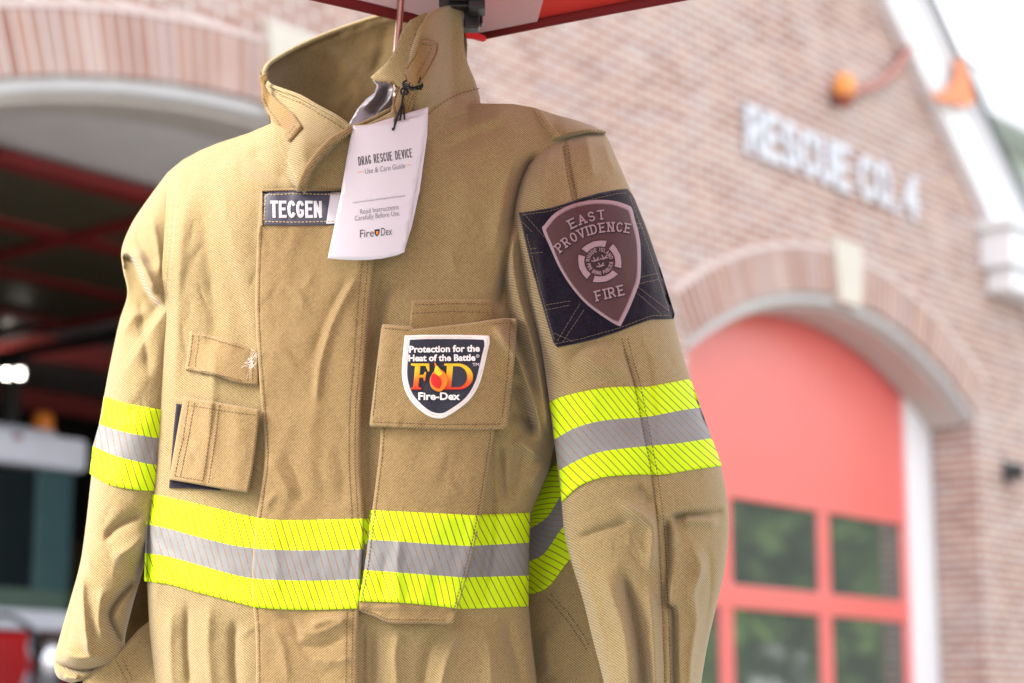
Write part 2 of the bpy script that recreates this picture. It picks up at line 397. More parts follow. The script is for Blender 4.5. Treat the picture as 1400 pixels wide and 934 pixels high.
# ================================================================== THE JACKET
base = P(500, 1110, 2.28)
J = thing('turnout_jacket', 'tan firefighter turnout jacket with yellow and silver reflective bands hanging from a wire hanger', 'jacket', tuple(base))
def grid_faces(nr, nc, wrap=False, o=0):
    F = []
    for j in range(nr-1):
        for i in range(nc-(0 if wrap else 1)): F.append((o+j*nc+i, o+(j+1)*nc+i, o+(j+1)*nc+(i+1) % nc, o+j*nc+(i+1) % nc))
    return F
XL = np.array([(228, 130), (229, 238), (226, 300), (222, 360), (219, 400), (217, 430), (213, 500), (208, 600), (203, 700), (201, 770), (201, 800), (204, 860), (212, 934), (216, 1000), (214, 1120)], float)
XR = np.array([(830, 130), (830, 180), (800, 215), (775, 260), (765, 330), (762, 450), (764, 560), (757, 612), (753, 632), (749, 650), (739, 672), (727, 700), (724, 740), (723, 828), (728, 883), (735, 940), (738, 1000), (738, 1120)], float)
TOP = np.array([(205, 244), (229, 236), (236, 230), (250, 218.5), (275, 205), (300, 195), (340, 182), (375, 167), (400, 185), (440, 188), (470, 182), (484, 174), (510, 161), (535, 148), (560, 141), (600, 141), (640, 144), (657, 141.5), (700, 142), (730, 147), (745, 152), (760, 157), (790, 165), (812, 173), (830, 181)], float)
def xl(y): return np.interp(y, XL[:, 1], XL[:, 0])
def xr(y): return np.interp(y, XR[:, 1], XR[:, 0])
def ytop(x): return np.interp(x, TOP[:, 0], TOP[:, 1])
def torso_front(X, Y):
    s = np.clip((X-xl(Y))/(xr(Y)-xl(Y)), 0, 1)*2-1
    T = .075
    ex = np.where(s > 0, 3.2-.9*np.clip((Y-330)/150, 0, 1), 3.2); prof = T*(1-np.abs(s)**ex)**.62
    k = np.clip((Y-ytop(X))/150, 0, 1); wn = np.clip((X-330)/80, 0, 1)*np.clip((640-X)/70, 0, 1); sh = (.075-.025*np.clip((X-560)/120, 0, 1))*(1-k)**2.6*(1-wn)                       # shoulders roll back
    Yd = 2.245-.10*(X-480)/FPX*2.2-prof
    kl0 = np.clip((450-Y)/90, 0, 1); kl0 = kl0*kl0*(3-2*kl0)*np.clip((350-X)/60, 0, 1); Yd = Yd*(1-kl0)+np.minimum(Yd, 2.238-.00052*(X-228))*kl0+sh
    f = crumple(X, Y, 3, .9)
    A = lambda *a, **k2: fold(X, Y, *a, **k2)
    # left chest
    f += A([(276, 226), (300, 290), (318, 370), (338, 450), (342, 520)], 12, 6, 26., taper=.2)*-1
    f += A([(262, 240), (248, 320), (243, 420), (238, 560)], 15, 5)
    f += A([(272, 250), (282, 330), (292, 420), (300, 520)], 20, -5)
    f += A([(300, 430), (290, 540), (285, 650)], 14, 4)
    f += A([(340, 200), (370, 235), (400, 248)], 16, -5); f += A([(300, 215), (350, 245), (395, 262)], 15, 4)
    f += A([(236, 820), (232, 880), (236, 960)], 10, 5) + A([(258, 815), (256, 880), (262, 960)], 8, -6) + A([(288, 815), (284, 880), (290, 960)], 12, 5) + A([(322, 840), (320, 900), (326, 960)], 9, -6)
    f += A([(222, 680), (212, 760), (216, 840)], 10, 4)
    # centre strip to the right of the closure
    f += A([(540, 370), (520, 420), (508, 520)], 9, -4) + A([(640, 230), (620, 330), (600, 400)], 30, 3)
    f += A([(610, 190), (665, 165), (705, 150)], 12, 4) + A([(590, 215), (650, 185), (700, 172)], 13, -3)
    f += A([(640, 845), (615, 890), (598, 960)], 8, 6) + A([(610, 850), (585, 890), (575, 950)], 9, -5) + A([(545, 855), (540, 900), (545, 960)], 10, 4) + A([(508, 850), (508, 960)], 8, -4)
    f += A([(690, 835), (700, 880), (715, 950)], 13, -5) + A([(660, 850), (670, 900), (672, 960)], 12, 4)
    f += A([(520, 365), (512, 440), (505, 520), (501, 600), (502, 690)], 8, -4, taper=.1)+A([(497, 840), (497, 1000)], 6, -5, c=False)
    # armhole and the folds that run into the underarm
    f += A([(737, 205), (718, 235), (706, 275), (697, 330), (688, 385), (680, 430)], 6, -13, taper=.12)
    f += A([(712, 190), (694, 240), (683, 300), (674, 360)], 14, 5)
    f += A([(702, 300), (700, 350), (708, 400), (722, 450), (735, 500), (744, 550), (752, 605)], 9, 13, taper=.12)
    f += A([(690, 360), (694, 420), (710, 470), (726, 520), (736, 560)], 6, -10, taper=.2)
    f += A([(672, 440), (690, 465), (708, 490), (724, 530), (737, 580), (745, 612)], 8, 12, taper=.18)
    f += A([(700, 520), (710, 545), (722, 575), (728, 600)], 8, -9, taper=.2)
    f += A([(695, 566), (716, 574), (733, 588)], 7, -7, taper=.2)
    f += A([(700, 600), (720, 612), (742, 628)], 10, 9, taper=.3)
    f += A([(683, 600), (686, 650), (692, 690)], 7, -7, taper=.3) + A([(745, 632), (722, 668)], 8, 6, c=False)+A([(668, 590), (672, 660), (668, 760), (650, 840)], 9, -5, taper=.15)+A([(715, 595), (705, 640), (700, 690)], 10, -6, taper=.3)
    # dimples under the reflective band
    f += A([(420, 858), (450, 848), (480, 850)], 7, 4)
    f += creases(X, Y, 220, 740, 220, 960, 150, 5, 1.25)
    for sm in ([(239, 244), (237, 280), (234, 330), (228, 396)],): f += pucker(X, Y, sm, 9., 8., .6)
    f += pucker(X, Y, [(728, 145), (745, 170), (760, 192)], 8., 6., .4)
    lo = np.interp(X, [730, 738, 748, 757, 770, 785, 806, 828], [150, 160, 176, 190, 187, 184, 181, 183]); up = ytop(X); t = np.clip((lo-Y)/(lo-up+4), 0, 1)
    yk = 2.183+.040*np.clip((X-750)/76, 0, 1)**2+.045*t**2; wq = np.clip((X-728)/45, 0, 1)*np.clip((lo+3-Y)/4, 0, 1)
    return (Yd-f)*(1-wq)+(yk-crumple(X, Y, 7, .5))*wq
def build_torso():
    nu, nv = 270, 330; V = []
    u = np.linspace(0, 1, nu); vq = np.linspace(0, 1, nv)**1.15
    xt = 229+(830-229)*u; Yt = ytop(xt)
    def rows(sh):
        out = []
        for v in vq:
            y = Yt*(1-v)+1112*v; x = np.where(True, xl(y)*(1-u)+xr(y)*u, 0)
            y = np.maximum(y, ytop(x)) if v < .02 else y
            out.append((x, y))
        return out
    R = rows(0); X = np.array([r[0] for r in R]); Y = np.array([r[1] for r in R])
    Yf = torso_front(X, Y); e = np.minimum(u, 1-u)*2
    front = P(X, Y, Yf)
    Yb = np.maximum(2.262+.06*np.sqrt(np.clip(np.minimum(e*6, 1), 0, 1))*np.clip((Y-Yt[None])/60, 0, 1)+crumple(X, Y, 9, 1.2)*2, Yf+.004)
    Yb[:, 0] = Yf[:, 0]; Yb[:, -1] = Yf[:, -1]; Yb[0] = Yf[0]+.001
    back = P(X, Y, Yb)
    V = np.concatenate([front, back[:, ::-1]], 1)           # ring per row
    nr, nc = V.shape[:2]
    return mesh('body', V.reshape(-1, 3), grid_faces(nr, nc, True), M['body'], J, world=True)
GAIN = 1.75; torso = build_torso(); GAIN = 1.
def build_tube(name, rows, Yc, T, disp, n=150, nu=90, mat=None, tilt=0., pw=.5):
    L = cr([r[0] for r in rows], 20); R = cr([r[1] for r in rows], 20)
    k = np.linspace(0, len(L)-1, n); ii = np.arange(len(L))
    L = np.stack([np.interp(k, ii, L[:, c]) for c in (0, 1)], 1); R = np.stack([np.interp(k, ii, R[:, c]) for c in (0, 1)], 1)
    th = np.linspace(0, math.pi, nu); s = -np.cos(th)
    fr = (s+1)/2
    X = L[:, :1]*(1-fr)+R[:, :1]*fr; Y = L[:, 1:]*(1-fr)+R[:, 1:]*fr
    v = np.linspace(0, 1, n)[:, None]
    Tv = T(v) if callable(T) else T; Ycv = Yc(v) if callable(Yc) else Yc
    prof = Tv*(1-np.abs(s)**2.3)**pw
    Yf = Ycv+tilt*s-prof-disp(X, Y)*np.minimum(1, (1-np.abs(s)**8))
    Yb = Ycv+tilt*s+prof*.9
    F_, B_ = P(X, Y, Yf), P(X, Y, Yb)
    V = np.concatenate([F_, B_[:, ::-1][:, 1:-1]], 1); nr, nc = V.shape[:2]; Fc = grid_faces(nr, nc, True)
    Vv = V.reshape(-1, 3)
    Fc.append(tuple(range(nc)))
    return mesh(name, Vv, Fc, mat or M['body'], J, world=True)
def armR(X, Y):
    A = lambda *a, **k: fold(X, Y, *a, **k); f = crumple(X, Y, 21, 1.1)
    f += A([(775, 178), (772, 200), (783, 250), (792, 300)], 5, -5) + A([(800, 180), (806, 210), (812, 250)], 9, 5) + A([(755, 200), (742, 235), (738, 290)], 12, 6) + A([(824, 190), (842, 240)], 6, 4, c=False)
    f += A([(735, 300), (742, 380), (760, 470), (770, 520)], 10, 4) + A([(790, 480), (830, 505), (860, 500)], 13, 5) + A([(775, 500), (800, 470), (850, 462)], 9, -4)
    f += A([(848, 465), (866, 520), (884, 600), (893, 660), (899, 720), (905, 800), (908, 900), (910, 1000)], 3.2, -3.5, taper=.05)
    f += A([(887, 480), (893, 520), (903, 600), (911, 655)], 2.2, 2.2, 40., taper=.05)*-1
    f += A([(778, 742), (810, 728), (845, 716), (870, 708)], 5, -5, taper=.3) + A([(840, 682), (862, 696), (884, 712), (893, 730), (888, 790)], 8, 9, taper=.25)
    f += A([(868, 660), (885, 680), (893, 690)], 7, -5)
    f += A([(848, 770), (862, 818), (872, 866), (880, 930), (886, 1010)], 8, -13, taper=.2) + A([(820, 770), (842, 830), (856, 880), (862, 960)], 12, 8, taper=.25)
    f += A([(884, 790), (892, 850), (896, 930), (900, 1010)], 6, 8, taper=.2)
    f += A([(773, 735), (790, 770), (812, 830), (830, 900)], 8, 5)
    f += A([(916, 702), (918, 770), (914, 822), (924, 834), (926, 880), (927, 940), (930, 1040)], 2.2, -8, 30., taper=.06)          # raised back panel edge
    f += A([(914, 706), (940, 700), (970, 701), (994, 694)], 2.2, -9, 30., taper=.1)*-1*-1
    f += A([(918, 707), (945, 703), (990, 698)], 3.2, -6, taper=.1)+A([(912, 705), (914, 770), (910, 822), (920, 836), (921, 880), (922, 940), (925, 1040)], 3.5, -6, taper=.06)
    f += creases(X, Y, 710, 985, 200, 960, 110, 6, 1.35)+pucker(X, Y, [(853, 462), (862, 500), (872, 528), (884, 590), (896, 655), (904, 720), (908, 800), (911, 870), (913, 930)], 11., 7., .5)
    f += A([(930, 712), (958, 712), (985, 716)], 8, 8, taper=.2)
    f += A([(940, 735), (958, 775), (948, 810), (952, 850), (944, 910), (945, 980)], 7, 8, taper=.15) + A([(965, 740), (972, 790), (965, 860), (960, 920)], 7, -5)
    return f
GAIN = 1.75
rowsR = [((760, 183), (824, 179)), ((738, 203), (832, 191)), ((717, 236), (844, 219)), ((705, 275), (859, 253)), ((704, 312), (875, 288)), ((712, 360), (893, 335)), ((723, 410), (908, 388)),
 ((738, 465), (921, 436)), ((749, 535), (938, 500)), ((757, 597), (957, 560)), ((764, 652), (977, 612)), ((768, 692), (988, 648)), ((772, 732), (996, 703)), ((783, 775), (993, 762)),
 ((797, 820), (981, 822)), ((809, 869), (970, 869)), ((819, 907), (962, 912)), ((829, 950), (955, 960)), ((838, 1010), (948, 1020)), ((846, 1085), (938, 1090))]
sleeveR = build_tube('sleeve', rowsR, lambda v: 2.215-.02*np.clip(v*2, 0, 1)+.045*(1-np.clip(v/.13, 0, 1))**2, lambda v: .030+.045*np.clip(v*5, 0, 1), armR, n=330, nu=130, tilt=.012)
def armL(X, Y):
    A = lambda *a, **k: fold(X, Y, *a, **k); f = crumple(X, Y, 33, 1.1)
    f += A([(158, 352), (176, 350), (188, 366), (199, 392), (212, 412), (228, 424)], 2.4, 26, 40., taper=.12)*-1
    f += A([(176, 344), (190, 352), (203, 378), (216, 402)], 8, 8, taper=.2)
    f += A([(183, 306), (190, 330), (203, 352), (214, 370)], 9, -5) + A([(205, 290), (216, 340), (218, 385)], 8, 5)
    f += A([(190, 400), (196, 450), (205, 520)], 9, -4) + A([(165, 460), (185, 430), (200, 440)], 9, 4)
    f += A([(140, 745), (160, 720), (200, 700)], 8, -7) + A([(150, 765), (180, 750), (205, 725)], 12, 7)
    f += A([(112, 775), (113, 820), (118, 870), (125, 905)], 7, 9, taper=.2) + A([(100, 800), (96, 850), (90, 890)], 8, -4)
    f += A([(190, 790), (165, 815), (150, 840), (158, 862), (170, 885)], 6, -13, taper=.15) + A([(140, 800), (135, 850), (145, 885)], 9, 6)
    f += A([(70, 903), (88, 911), (112, 917), (150, 912)], 4, -11, taper=.12) + A([(80, 890), (110, 900), (150, 895)], 8, 6) + A([(85, 926), (110, 929)], 5, 5, c=False)
    f += creases(X, Y, 80, 240, 270, 920, 60, 7, 1.35)
    f += A([(120, 690), (118, 740), (125, 790)], 6, 4)
    return f
rowsL = [((229, 236), (262, 248)), ((206, 267), (264, 290)), ((181, 304), (264, 335)), ((166.5, 340), (264, 374)), ((168, 368), (262, 408)), ((174, 402), (258, 442)), ((163, 440), (250, 470)),
 ((151, 495), (245, 520)), ((142, 543), (240, 567)), ((133, 595), (235, 617)), ((125, 650), (222, 682)), ((118, 712), (207, 742)), ((110, 768), (193, 788)), ((97, 817), (182, 826)), ((84, 862), (172, 866)), ((74, 904), (169, 888)), ((79, 926), (152, 909)), ((97, 934), (122, 929))]
sleeveL = build_tube('sleeve', rowsL, lambda v: 2.303-.008*v+.055*(1-np.clip(v*17/4.5, 0, 1))**2, lambda v: .058+.002*np.clip(v*4, 0, 1)-.03*np.clip((v-.85)/.15, 0, 1), armL, n=300, nu=90)
GAIN = 1.
def sheet(name, poly, Yfn, mat, parent=J, thick=.0035, step=4., edge=3.):
    """free-standing cloth sheet with thickness"""
    o = corner_resample(poly, edge); n = len(o); x0, y0 = o.min(0); x1, y1 = o.max(0)
    gx, gy = np.meshgrid(np.arange(x0, x1, step), np.arange(y0, y1, step)); g = np.stack([gx.ravel(), gy.ravel()], 1)
    d, _, _ = seg_dist(g[:, 0], g[:, 1], np.vstack([o, o[:1]])); g = g[inside(g[:, 0], g[:, 1], o) & (d > step*.5)]
    r = delaunay_2d_cdt([Vector(p) for p in np.vstack([o, g])], [(i, (i+1) % n) for i in range(n)], [], 1, 1e-6)
    pv = np.array([tuple(v) for v in r[0]]); Yv = Yfn(pv[:, 0], pv[:, 1]); F = []
    for t in r[2]:
        t = list(t); a, b, c = pv[t[0]], pv[t[1]], pv[t[2]]
        if (b[0]-a[0])*(c[1]-a[1])-(b[1]-a[1])*(c[0]-a[0]) > 0: t = t[::-1]
        F.append(tuple(t))
    ob = mesh(name, P(pv[:, 0], pv[:, 1], Yv), F, mat, parent, world=True)
    md = ob.modifiers.new('thickness', 'SOLIDIFY'); md.thickness = thick; md.offset = -1
    return ob
# back and side panels seen past the front
def sideY(X, Y): return 2.262+.035*np.clip((760-X)/60, -1, 1)-crumple(X, Y, 41, 1.3)-fold(X, Y, [(742, 806), (772, 840), (800, 885), (815, 930)], 5, -4)-fold(X, Y, [(745, 860), (752, 930)], 10, 8, c=False)-fold(X, Y, [(775, 850), (790, 930)], 9, -5, c=False)
side = sheet('side_panel', [(712, 600), (760, 590), (800, 610), (845, 700), (880, 900), (890, 1100), (700, 1100), (704, 800)], sideY, M['body'])
def hemY(X, Y): return 2.275+.02*np.clip((900-Y)/60, -1, 2)-crumple(X, Y, 43, 1.2)-fold(X, Y, [(200, 862), (165, 892), (125, 930)], 6, 4)
hemL = sheet('side_panel', [(240, 820), (207, 847), (190, 860), (170, 882), (150, 897), (132, 911), (113, 932), (100, 950), (80, 1000), (70, 1090), (240, 1100)], hemY, M['body'])
backp = sheet('back_panel', [(150, 560), (240, 560), (240, 900), (150, 900)], lambda X, Y: 2.365-crumple(X, Y, 45, 1.5)-fold(X, Y, [(195, 700), (178, 860)], 9, 8, c=False), M['inner'])  # darkened tan paints in the shade between sleeve and body
# ---------------- collar
def lin(pts, xs): p = np.array(pts, float); return np.interp(xs, p[:, 0], p[:, 1])
RIM = cr([(361, 99), (366, 89), (378, 80), (403, 66), (430, 53.5), (470, 38), (520, 22), (560, 15), (600, 12), (616, 8), (629, 4)], 10)
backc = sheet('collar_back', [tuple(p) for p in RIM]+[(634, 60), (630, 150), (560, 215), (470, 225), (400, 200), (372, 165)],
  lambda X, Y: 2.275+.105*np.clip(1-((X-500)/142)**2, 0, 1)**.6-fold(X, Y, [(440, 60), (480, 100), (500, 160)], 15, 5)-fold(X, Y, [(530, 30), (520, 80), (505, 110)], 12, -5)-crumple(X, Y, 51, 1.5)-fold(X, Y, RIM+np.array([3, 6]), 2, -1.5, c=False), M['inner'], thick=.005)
rimroll = tube('collar_edge', P(RIM[:, 0], RIM[:, 1], 2.268+.105*np.clip(1-((RIM[:, 0]-500)/142)**2, 0, 1)**.6), .0028, M['body'], backc, world=True)
PIPE = cr([(485, 172), (470, 180), (452, 191), (436, 207), (423, 224), (413, 242), (407, 258)], 8)
FR = cr([(361, 98), (362, 108), (370, 117), (388, 124), (412, 133), (436, 147), (460, 160), (476, 172), (486, 181)], 8)
def fcolY(X, Y):
    s = np.clip((X-360)/120, 0, 1)
    wg = np.clip((Y-140)/60, 0, 1)*np.clip((X-378)/40, 0, 1); wg = wg*wg*(3-2*wg)
    return (2.262-.092*np.sin(s*1.45)**.8)*(1-wg)+(torso_front(X, np.maximum(Y, 200))-.006)*wg+.02*np.clip((150-Y)/60, -1, 1)-crumple(X, Y, 53, 1.2)-fold(X, Y, [(392, 152), (430, 155), (470, 170)], 9, 4)-fold(X, Y, FR+np.array([-4, 8]), 1.8, -1.6, c=False)-fold(X, Y, [(385, 190), (405, 210), (412, 235)], 9, -5)
frontc = sheet('collar_front', [tuple(p) for p in FR]+[tuple(p+np.array([7, 5])) for p in PIPE[2:]]+[(401, 253), (390, 238), (378, 205), (371, 170), (366, 140), (361, 115)], fcolY, M['body'], thick=.005)
tube('collar_edge', P(FR[:, 0], FR[:, 1], fcolY(FR[:, 0], FR[:, 1])-.001), .0024, M['body'], frontc, world=True)
def rcolY(X, Y):
    s = np.clip((X-540)/115, 0, 1)
    wg = np.clip((Y-115)/45, 0, 1); wg = wg*wg*(3-2*wg)
    return (2.205-.07*np.sin(np.clip(s*1.25+.15, 0, 1)*math.pi)+.05*s**3)*(1-wg)+(torso_front(X, Y)-.004)*wg-crumple(X, Y, 55, 1.3)-fold(X, Y, [(600, 20), (578, 45), (566, 80)], 7, 5)-fold(X, Y, [(612, 30), (606, 80), (590, 140)], 8, -4)-fold(X, Y, [(655, 118), (620, 128), (590, 148), (572, 165)], 4, -5)-fold(X, Y, [(640, 100), (610, 105)], 9, 4, c=False)
rc = cr([(600, 12), (616, 7), (629, 3), (633, 12), (634, 40), (635, 62), (640, 88), (650, 112), (657, 141), (650, 150)], 8)
rightc = sheet('collar_front', [tuple(p) for p in rc]+[(610, 165), (590, 190), (560, 200), (530, 190), (528, 168), (536, 147), (542, 125), (552, 112), (556, 98), (561, 70), (572, 38), (588, 20)], rcolY, M['body'], thick=.005)
gap = sheet('collar_lining', [(506, 106), (514, 99), (528, 86), (540, 68), (548, 45), (560, 28), (580, 18), (600, 14), (598, 60), (585, 110), (560, 125), (545, 119), (537, 113), (522, 112), (512, 111)], lambda X, Y: 2.245-.03*np.clip((X-506)/60, 0, 1)-crumple(X, Y, 57, 1.2)-fold(X, Y, [(507, 107), (525, 110), (540, 115)], 3, 4), M['body'], thick=.004)
liner = sheet('liner', [(470, 190), (478, 168), (488, 150), (500, 136), (512, 127), (516, 116), (508, 106), (540, 104), (560, 120), (555, 160), (500, 200)], lambda X, Y: 2.262-crumple(X, Y, 59, 2.)-fold(X, Y, [(515, 118), (513, 132), (495, 150)], 4, 7)-fold(X, Y, [(530, 115), (524, 135), (505, 160)], 5, -6)-fold(X, Y, [(540, 120), (530, 140), (512, 155)], 4, 6), M['liner'], step=3.)
HT = Host([torso]); HTC = Host([torso, frontc, rightc]); HSR = Host([sleeveR]); HSL = Host([sleeveL])
# closure piece edge running up to the throat
edge2 = resample(cr([(484, 173), (498, 166), (512, 160), (526, 152), (537, 146), (542, 138), (545, 126), (553, 118)], 6), 3.)
tube('front_edge', [HT.off(a, b+1.5, .0015) for a, b in edge2], .0022, M['body'], J, world=True)
HFC = Host([frontc]); HRC = Host([rightc])
stitch([[(366, 116), (386, 131), (412, 141), (436, 155), (460, 169), (474, 180)]], HFC, M['thread'], frontc)
# throat tab hanging off the left side of the collar, and the one on the right
tabL = sheet('throat_tab', [(354.5, 105), (358, 102), (363, 100), (366, 108), (362, 114), (366, 124), (374, 133), (386, 144), (400, 156), (411, 172), (403, 183), (394, 193), (385, 181), (374, 167), (364, 152), (358, 136), (357, 120)],
  lambda X, Y: np.minimum(fcolY(X, Y)-.011, 2.243)-crumple(X, Y, 61, .6)-fold(X, Y, [(358, 110), (372, 140), (396, 172)], 7, 3), M['tab'], thick=.004, step=3.)
HTL = Host([tabL]); stitch([[(403, 172), (393, 185)], [(406, 175), (396, 188)], [(360, 135), (368, 150), (386, 174)]], HTL, M['thread'], tabL, c=False)
tabR = patch('throat_tab', [(574, 57), (598.6, 59), (597, 72), (589, 89), (580, 105), (574, 114), (564, 117.5), (556, 111), (553.5, 99), (559, 89), (567, 77), (571, 66)], HRC, M['tab'], J, off=.011, thick=.005, step=3., bev=4., skirt=.009)
strap2 = patch('throat_tab', [(546, 119), (557, 113), (569, 123), (566, 135), (559, 152), (553, 163), (540, 152), (537, 144), (541, 132)], Host([rightc, torso]), M['tab'], J, off=.005, thick=.005, step=3., bev=4.)
HRT = Host([rightc, torso])
for tb_, pts_, h_ in ((tabR, [(574, 57), (598, 59), (597, 72), (589, 89), (580, 105), (574, 113.5), (564, 117), (556, 111), (554, 99), (559, 89), (567, 77), (571, 66), (574, 57)], .014), (strap2, [(565, 136), (559, 152), (553, 162), (540, 152), (538, 144), (541, 132), (546, 120)], .008)):
    q_ = resample(pts_, 2.5); tube('tab_edge', [HRT.off(a, b, h_) for a, b in q_], .0017, M['tab'], tb_, n=8, world=True)
HTR = Host([tabR, strap2, rightc, torso]); stitch([[(577, 61), (594, 63)], [(590, 66), (580, 86), (570, 104)], [(561, 128), (553, 150)], [(565, 130), (557, 152)]], HTR, M['thread'], tabR, c=False)
# ---------------- shoulder / body seams
stitch([[(236, 244), (234, 280), (231, 330), (226, 392)], [(242, 240), (240, 280), (237, 330), (231, 400)]], HT, M['tan_thread'], torso, w=.6)
stitch([[(757, 189), (742, 168), (733, 152)], [(766, 187), (750, 166), (741, 152)]], HT, M['tan_thread'], torso, w=.6)
stitch([[(380, 195), (392, 218), (405, 243)]], HTC, M['tan_thread'], torso)
stitch([[(655, 121), (622, 131), (594, 149), (578, 164)]], HRC, M['thread'], rightc)
# yoke running over the top of the sleeve
HY = Host([torso, sleeveR]); stitch([[(824, 179), (806, 178), (785, 181), (768, 184)]], HY, M['thread'], torso)
# ---------------- sleeve seams and trims
S1 = [(858, 462), (868, 500), (876, 528), (888, 590), (900, 655), (908, 720), (912, 800), (915, 870), (917, 930), (920, 1010)]
S2 = [(x-8, y) for x, y in S1]
trR = band('reflective_trim', [[(750, 551), (773, 541), (821, 531), (860, 528.5), (882, 529), (914, 523.5), (944, 518)], [(758, 601), (787, 585), (826, 575), (887, 569.5), (924, 562.5), (958, 557)],
  [(763, 644), (797, 626), (831, 616), (894, 609), (928, 606), (973, 599)], [(768, 687.5), (782, 673), (797, 662), (826, 652.5), (870, 649), (905, 649), (943, 643), (987, 637)]], HSR, M['trim_arm'], J, n=110)
trL = band('reflective_trim', [[(142, 541.5), (169, 550.5), (190, 555), (225, 561)], [(135.5, 580), (169, 590.6), (209, 598), (225, 600)], [(127, 609.5), (145, 618), (169, 626.5), (207, 635), (225, 636)], [(122.5, 648), (147.7, 662), (177, 668.7), (205.5, 671), (225, 672)]], HSL, M['trim_far'], J, n=50)
HSR2 = Host([sleeveR, trR]); stitch([S1, S2], HSR2, M['thread'], sleeveR)
stitch([[(770, 200), (776, 240), (787, 292)], [(776, 198), (782, 238), (793, 290)]], HSR, M['thread'], sleeveR)
trS = band('reflective_trim', [[(708, 716), (724, 700), (738, 668), (750, 644), (782, 612)], [(708, 728), (724, 723), (748, 707), (766, 679), (790, 650)], [(708, 772), (724, 767), (744, 757), (768, 723), (800, 690)], [(708, 820), (724, 813), (749, 803), (775, 770), (800, 745)]], Host([side]), M['trim_side'], J, n=50)
stitch([[(746, 815), (775, 848), (803, 890)], [(753, 812), (782, 845), (808, 885)]], Host([side]), M['thread'], side)
stitch([[(160, 905), (175, 935)], [(167, 900), (183, 934)]], Host([hemL]), M['thread'], hemL, c=False)
# ---------------- storm flap
fl = cr([(356, 262), (351.5, 330), (349, 420), (353, 500), (360, 590), (361, 630), (357, 665), (350, 715), (345, 770), (345, 820), (349, 860), (350, 934), (348, 1000), (346, 1112)], 6)
fr_ = cr([(516, 262), (514, 330), (511, 360), (508, 390), (503, 444), (499, 500), (494, 560), (493.5, 640), (497, 700), (496, 745), (491, 830), (489, 934), (490, 1000), (490, 1112)], 6)
def flapd(X, Y):
    A = lambda *a, **k: fold(X, Y, *a, **k)
    f = A([(492, 372), (470, 410), (452, 450), (437, 505), (432, 560)], 4.5, 5, taper=.15)+A([(480, 372), (458, 412), (440, 450), (425, 500)], 8, -3)+A([(440, 520), (425, 600), (430, 690)], 16, 3)
    f += A([(365, 620), (385, 655), (400, 690)], 9, 4)+A([(385, 610), (405, 650), (415, 690)], 7, -3)+A([(372, 720), (378, 770), (375, 820)], 10, 2.5)+A([(460, 600), (470, 660), (462, 700)], 11, -3)
    f += A([(365, 850), (385, 880), (395, 940)], 7, 4)+A([(400, 858), (430, 866), (465, 853), (485, 850)], 6, 4.5)+A([(405, 880), (440, 884), (478, 868)], 6, -4)+A([(425, 900), (460, 905), (484, 896)], 7, 3.5)+A([(375, 840), (400, 850), (410, 880)], 5, -4)
    f += crumple(X, Y, 71, .7)+creases(X, Y, 350, 500, 270, 960, 45, 13, 1.1)
    for x in (484, 492): f += 0
    L = fr_+np.array([-16, 0]); L2 = fr_+np.array([-8, 0])
    f += .004*np.clip((X-440)/45, 0, 1)+pucker(X, Y, L[::3]+np.array([4, 0]), 9., 6., .45)+pucker(X, Y, fl[::3]+np.array([5, 0]), 10., 6., .4)
    return f+fold(X, Y, L[::3], 1.7, -.8, c=False, taper=0)+fold(X, Y, L2[::3], 1.7, -.8, c=False, taper=0)+fold(X, Y, (fl+np.array([5, 0]))[::3], 1.7, -.7, c=False, taper=0)
flap = patch('storm_flap', [tuple(p) for p in fl]+[tuple(p) for p in fr_[::-1]], HT, M['flap'], J, off=.003, thick=.006, disp=flapd, step=3.2, bev=3., skirt=.009)
HF = Host([flap, torso])
stitch([fr_[::3]+np.array([-16, 0]), fr_[::3]+np.array([-8, 0]), fl[::3]+np.array([5, 0])], HF, M['thread'], flap)
# upper closure panel between the piping and the flap
upper = patch('storm_flap', [tuple(p) for p in PIPE[::-1]]+[(500, 170), (520, 161), (538, 151), (552, 168), (560, 200), (556, 258), (470, 259)], HTC, M['body'], J, off=.010, thick=.005, skirt=.012, step=3.5, disp=lambda X, Y: fold(X, Y, [(460, 235), (480, 210), (490, 185)], 12, 3)+crumple(X, Y, 75, .4))
HUP = Host([upper, flap]); pp = resample(PIPE, 3.); tube('piping', [HUP.off(a+1., b+1., .0008) for a, b in pp], .0034, M['flap'], J, world=True)
# main torso trim (three runs: left body, flap, right body) and the run over the pocket
t0 = [(200.5, 674), (230, 680), (270, 689), (320, 701), (352, 708)], [(199, 716.5), (230, 723), (270, 734), (320, 746), (350, 750)], [(198, 756), (230, 761), (270, 772), (320, 786), (346, 791)], [(197, 795), (230, 799), (270, 810), (320, 823), (346, 830)]
band('reflective_trim', t0, HT, M['trim'], J, n=80)
t1 = [(350.5, 708), (380, 711), (420, 711), (460, 710), (497.5, 709)], [(347.5, 750), (380, 752), (430, 752.5), (496.5, 751)], [(345, 791), (380, 793), (430, 794), (493.5, 792)], [(345.5, 830), (380, 833), (430, 834), (491, 832)]
band('reflective_trim', t1, HF, M['trim'], J, n=80)
t2 = [(496, 709.5), (560, 707), (640, 704), (690, 702.5), (724.5, 701)], [(496, 751), (560, 748), (650, 746), (723.5, 742)], [(494, 791), (560, 791), (650, 789), (723, 787)], [(491, 833), (560, 834), (650, 832), (722.5, 829)]
tt2 = band('reflective_trim', t2, HT, M['trim_r'], J, n=90)
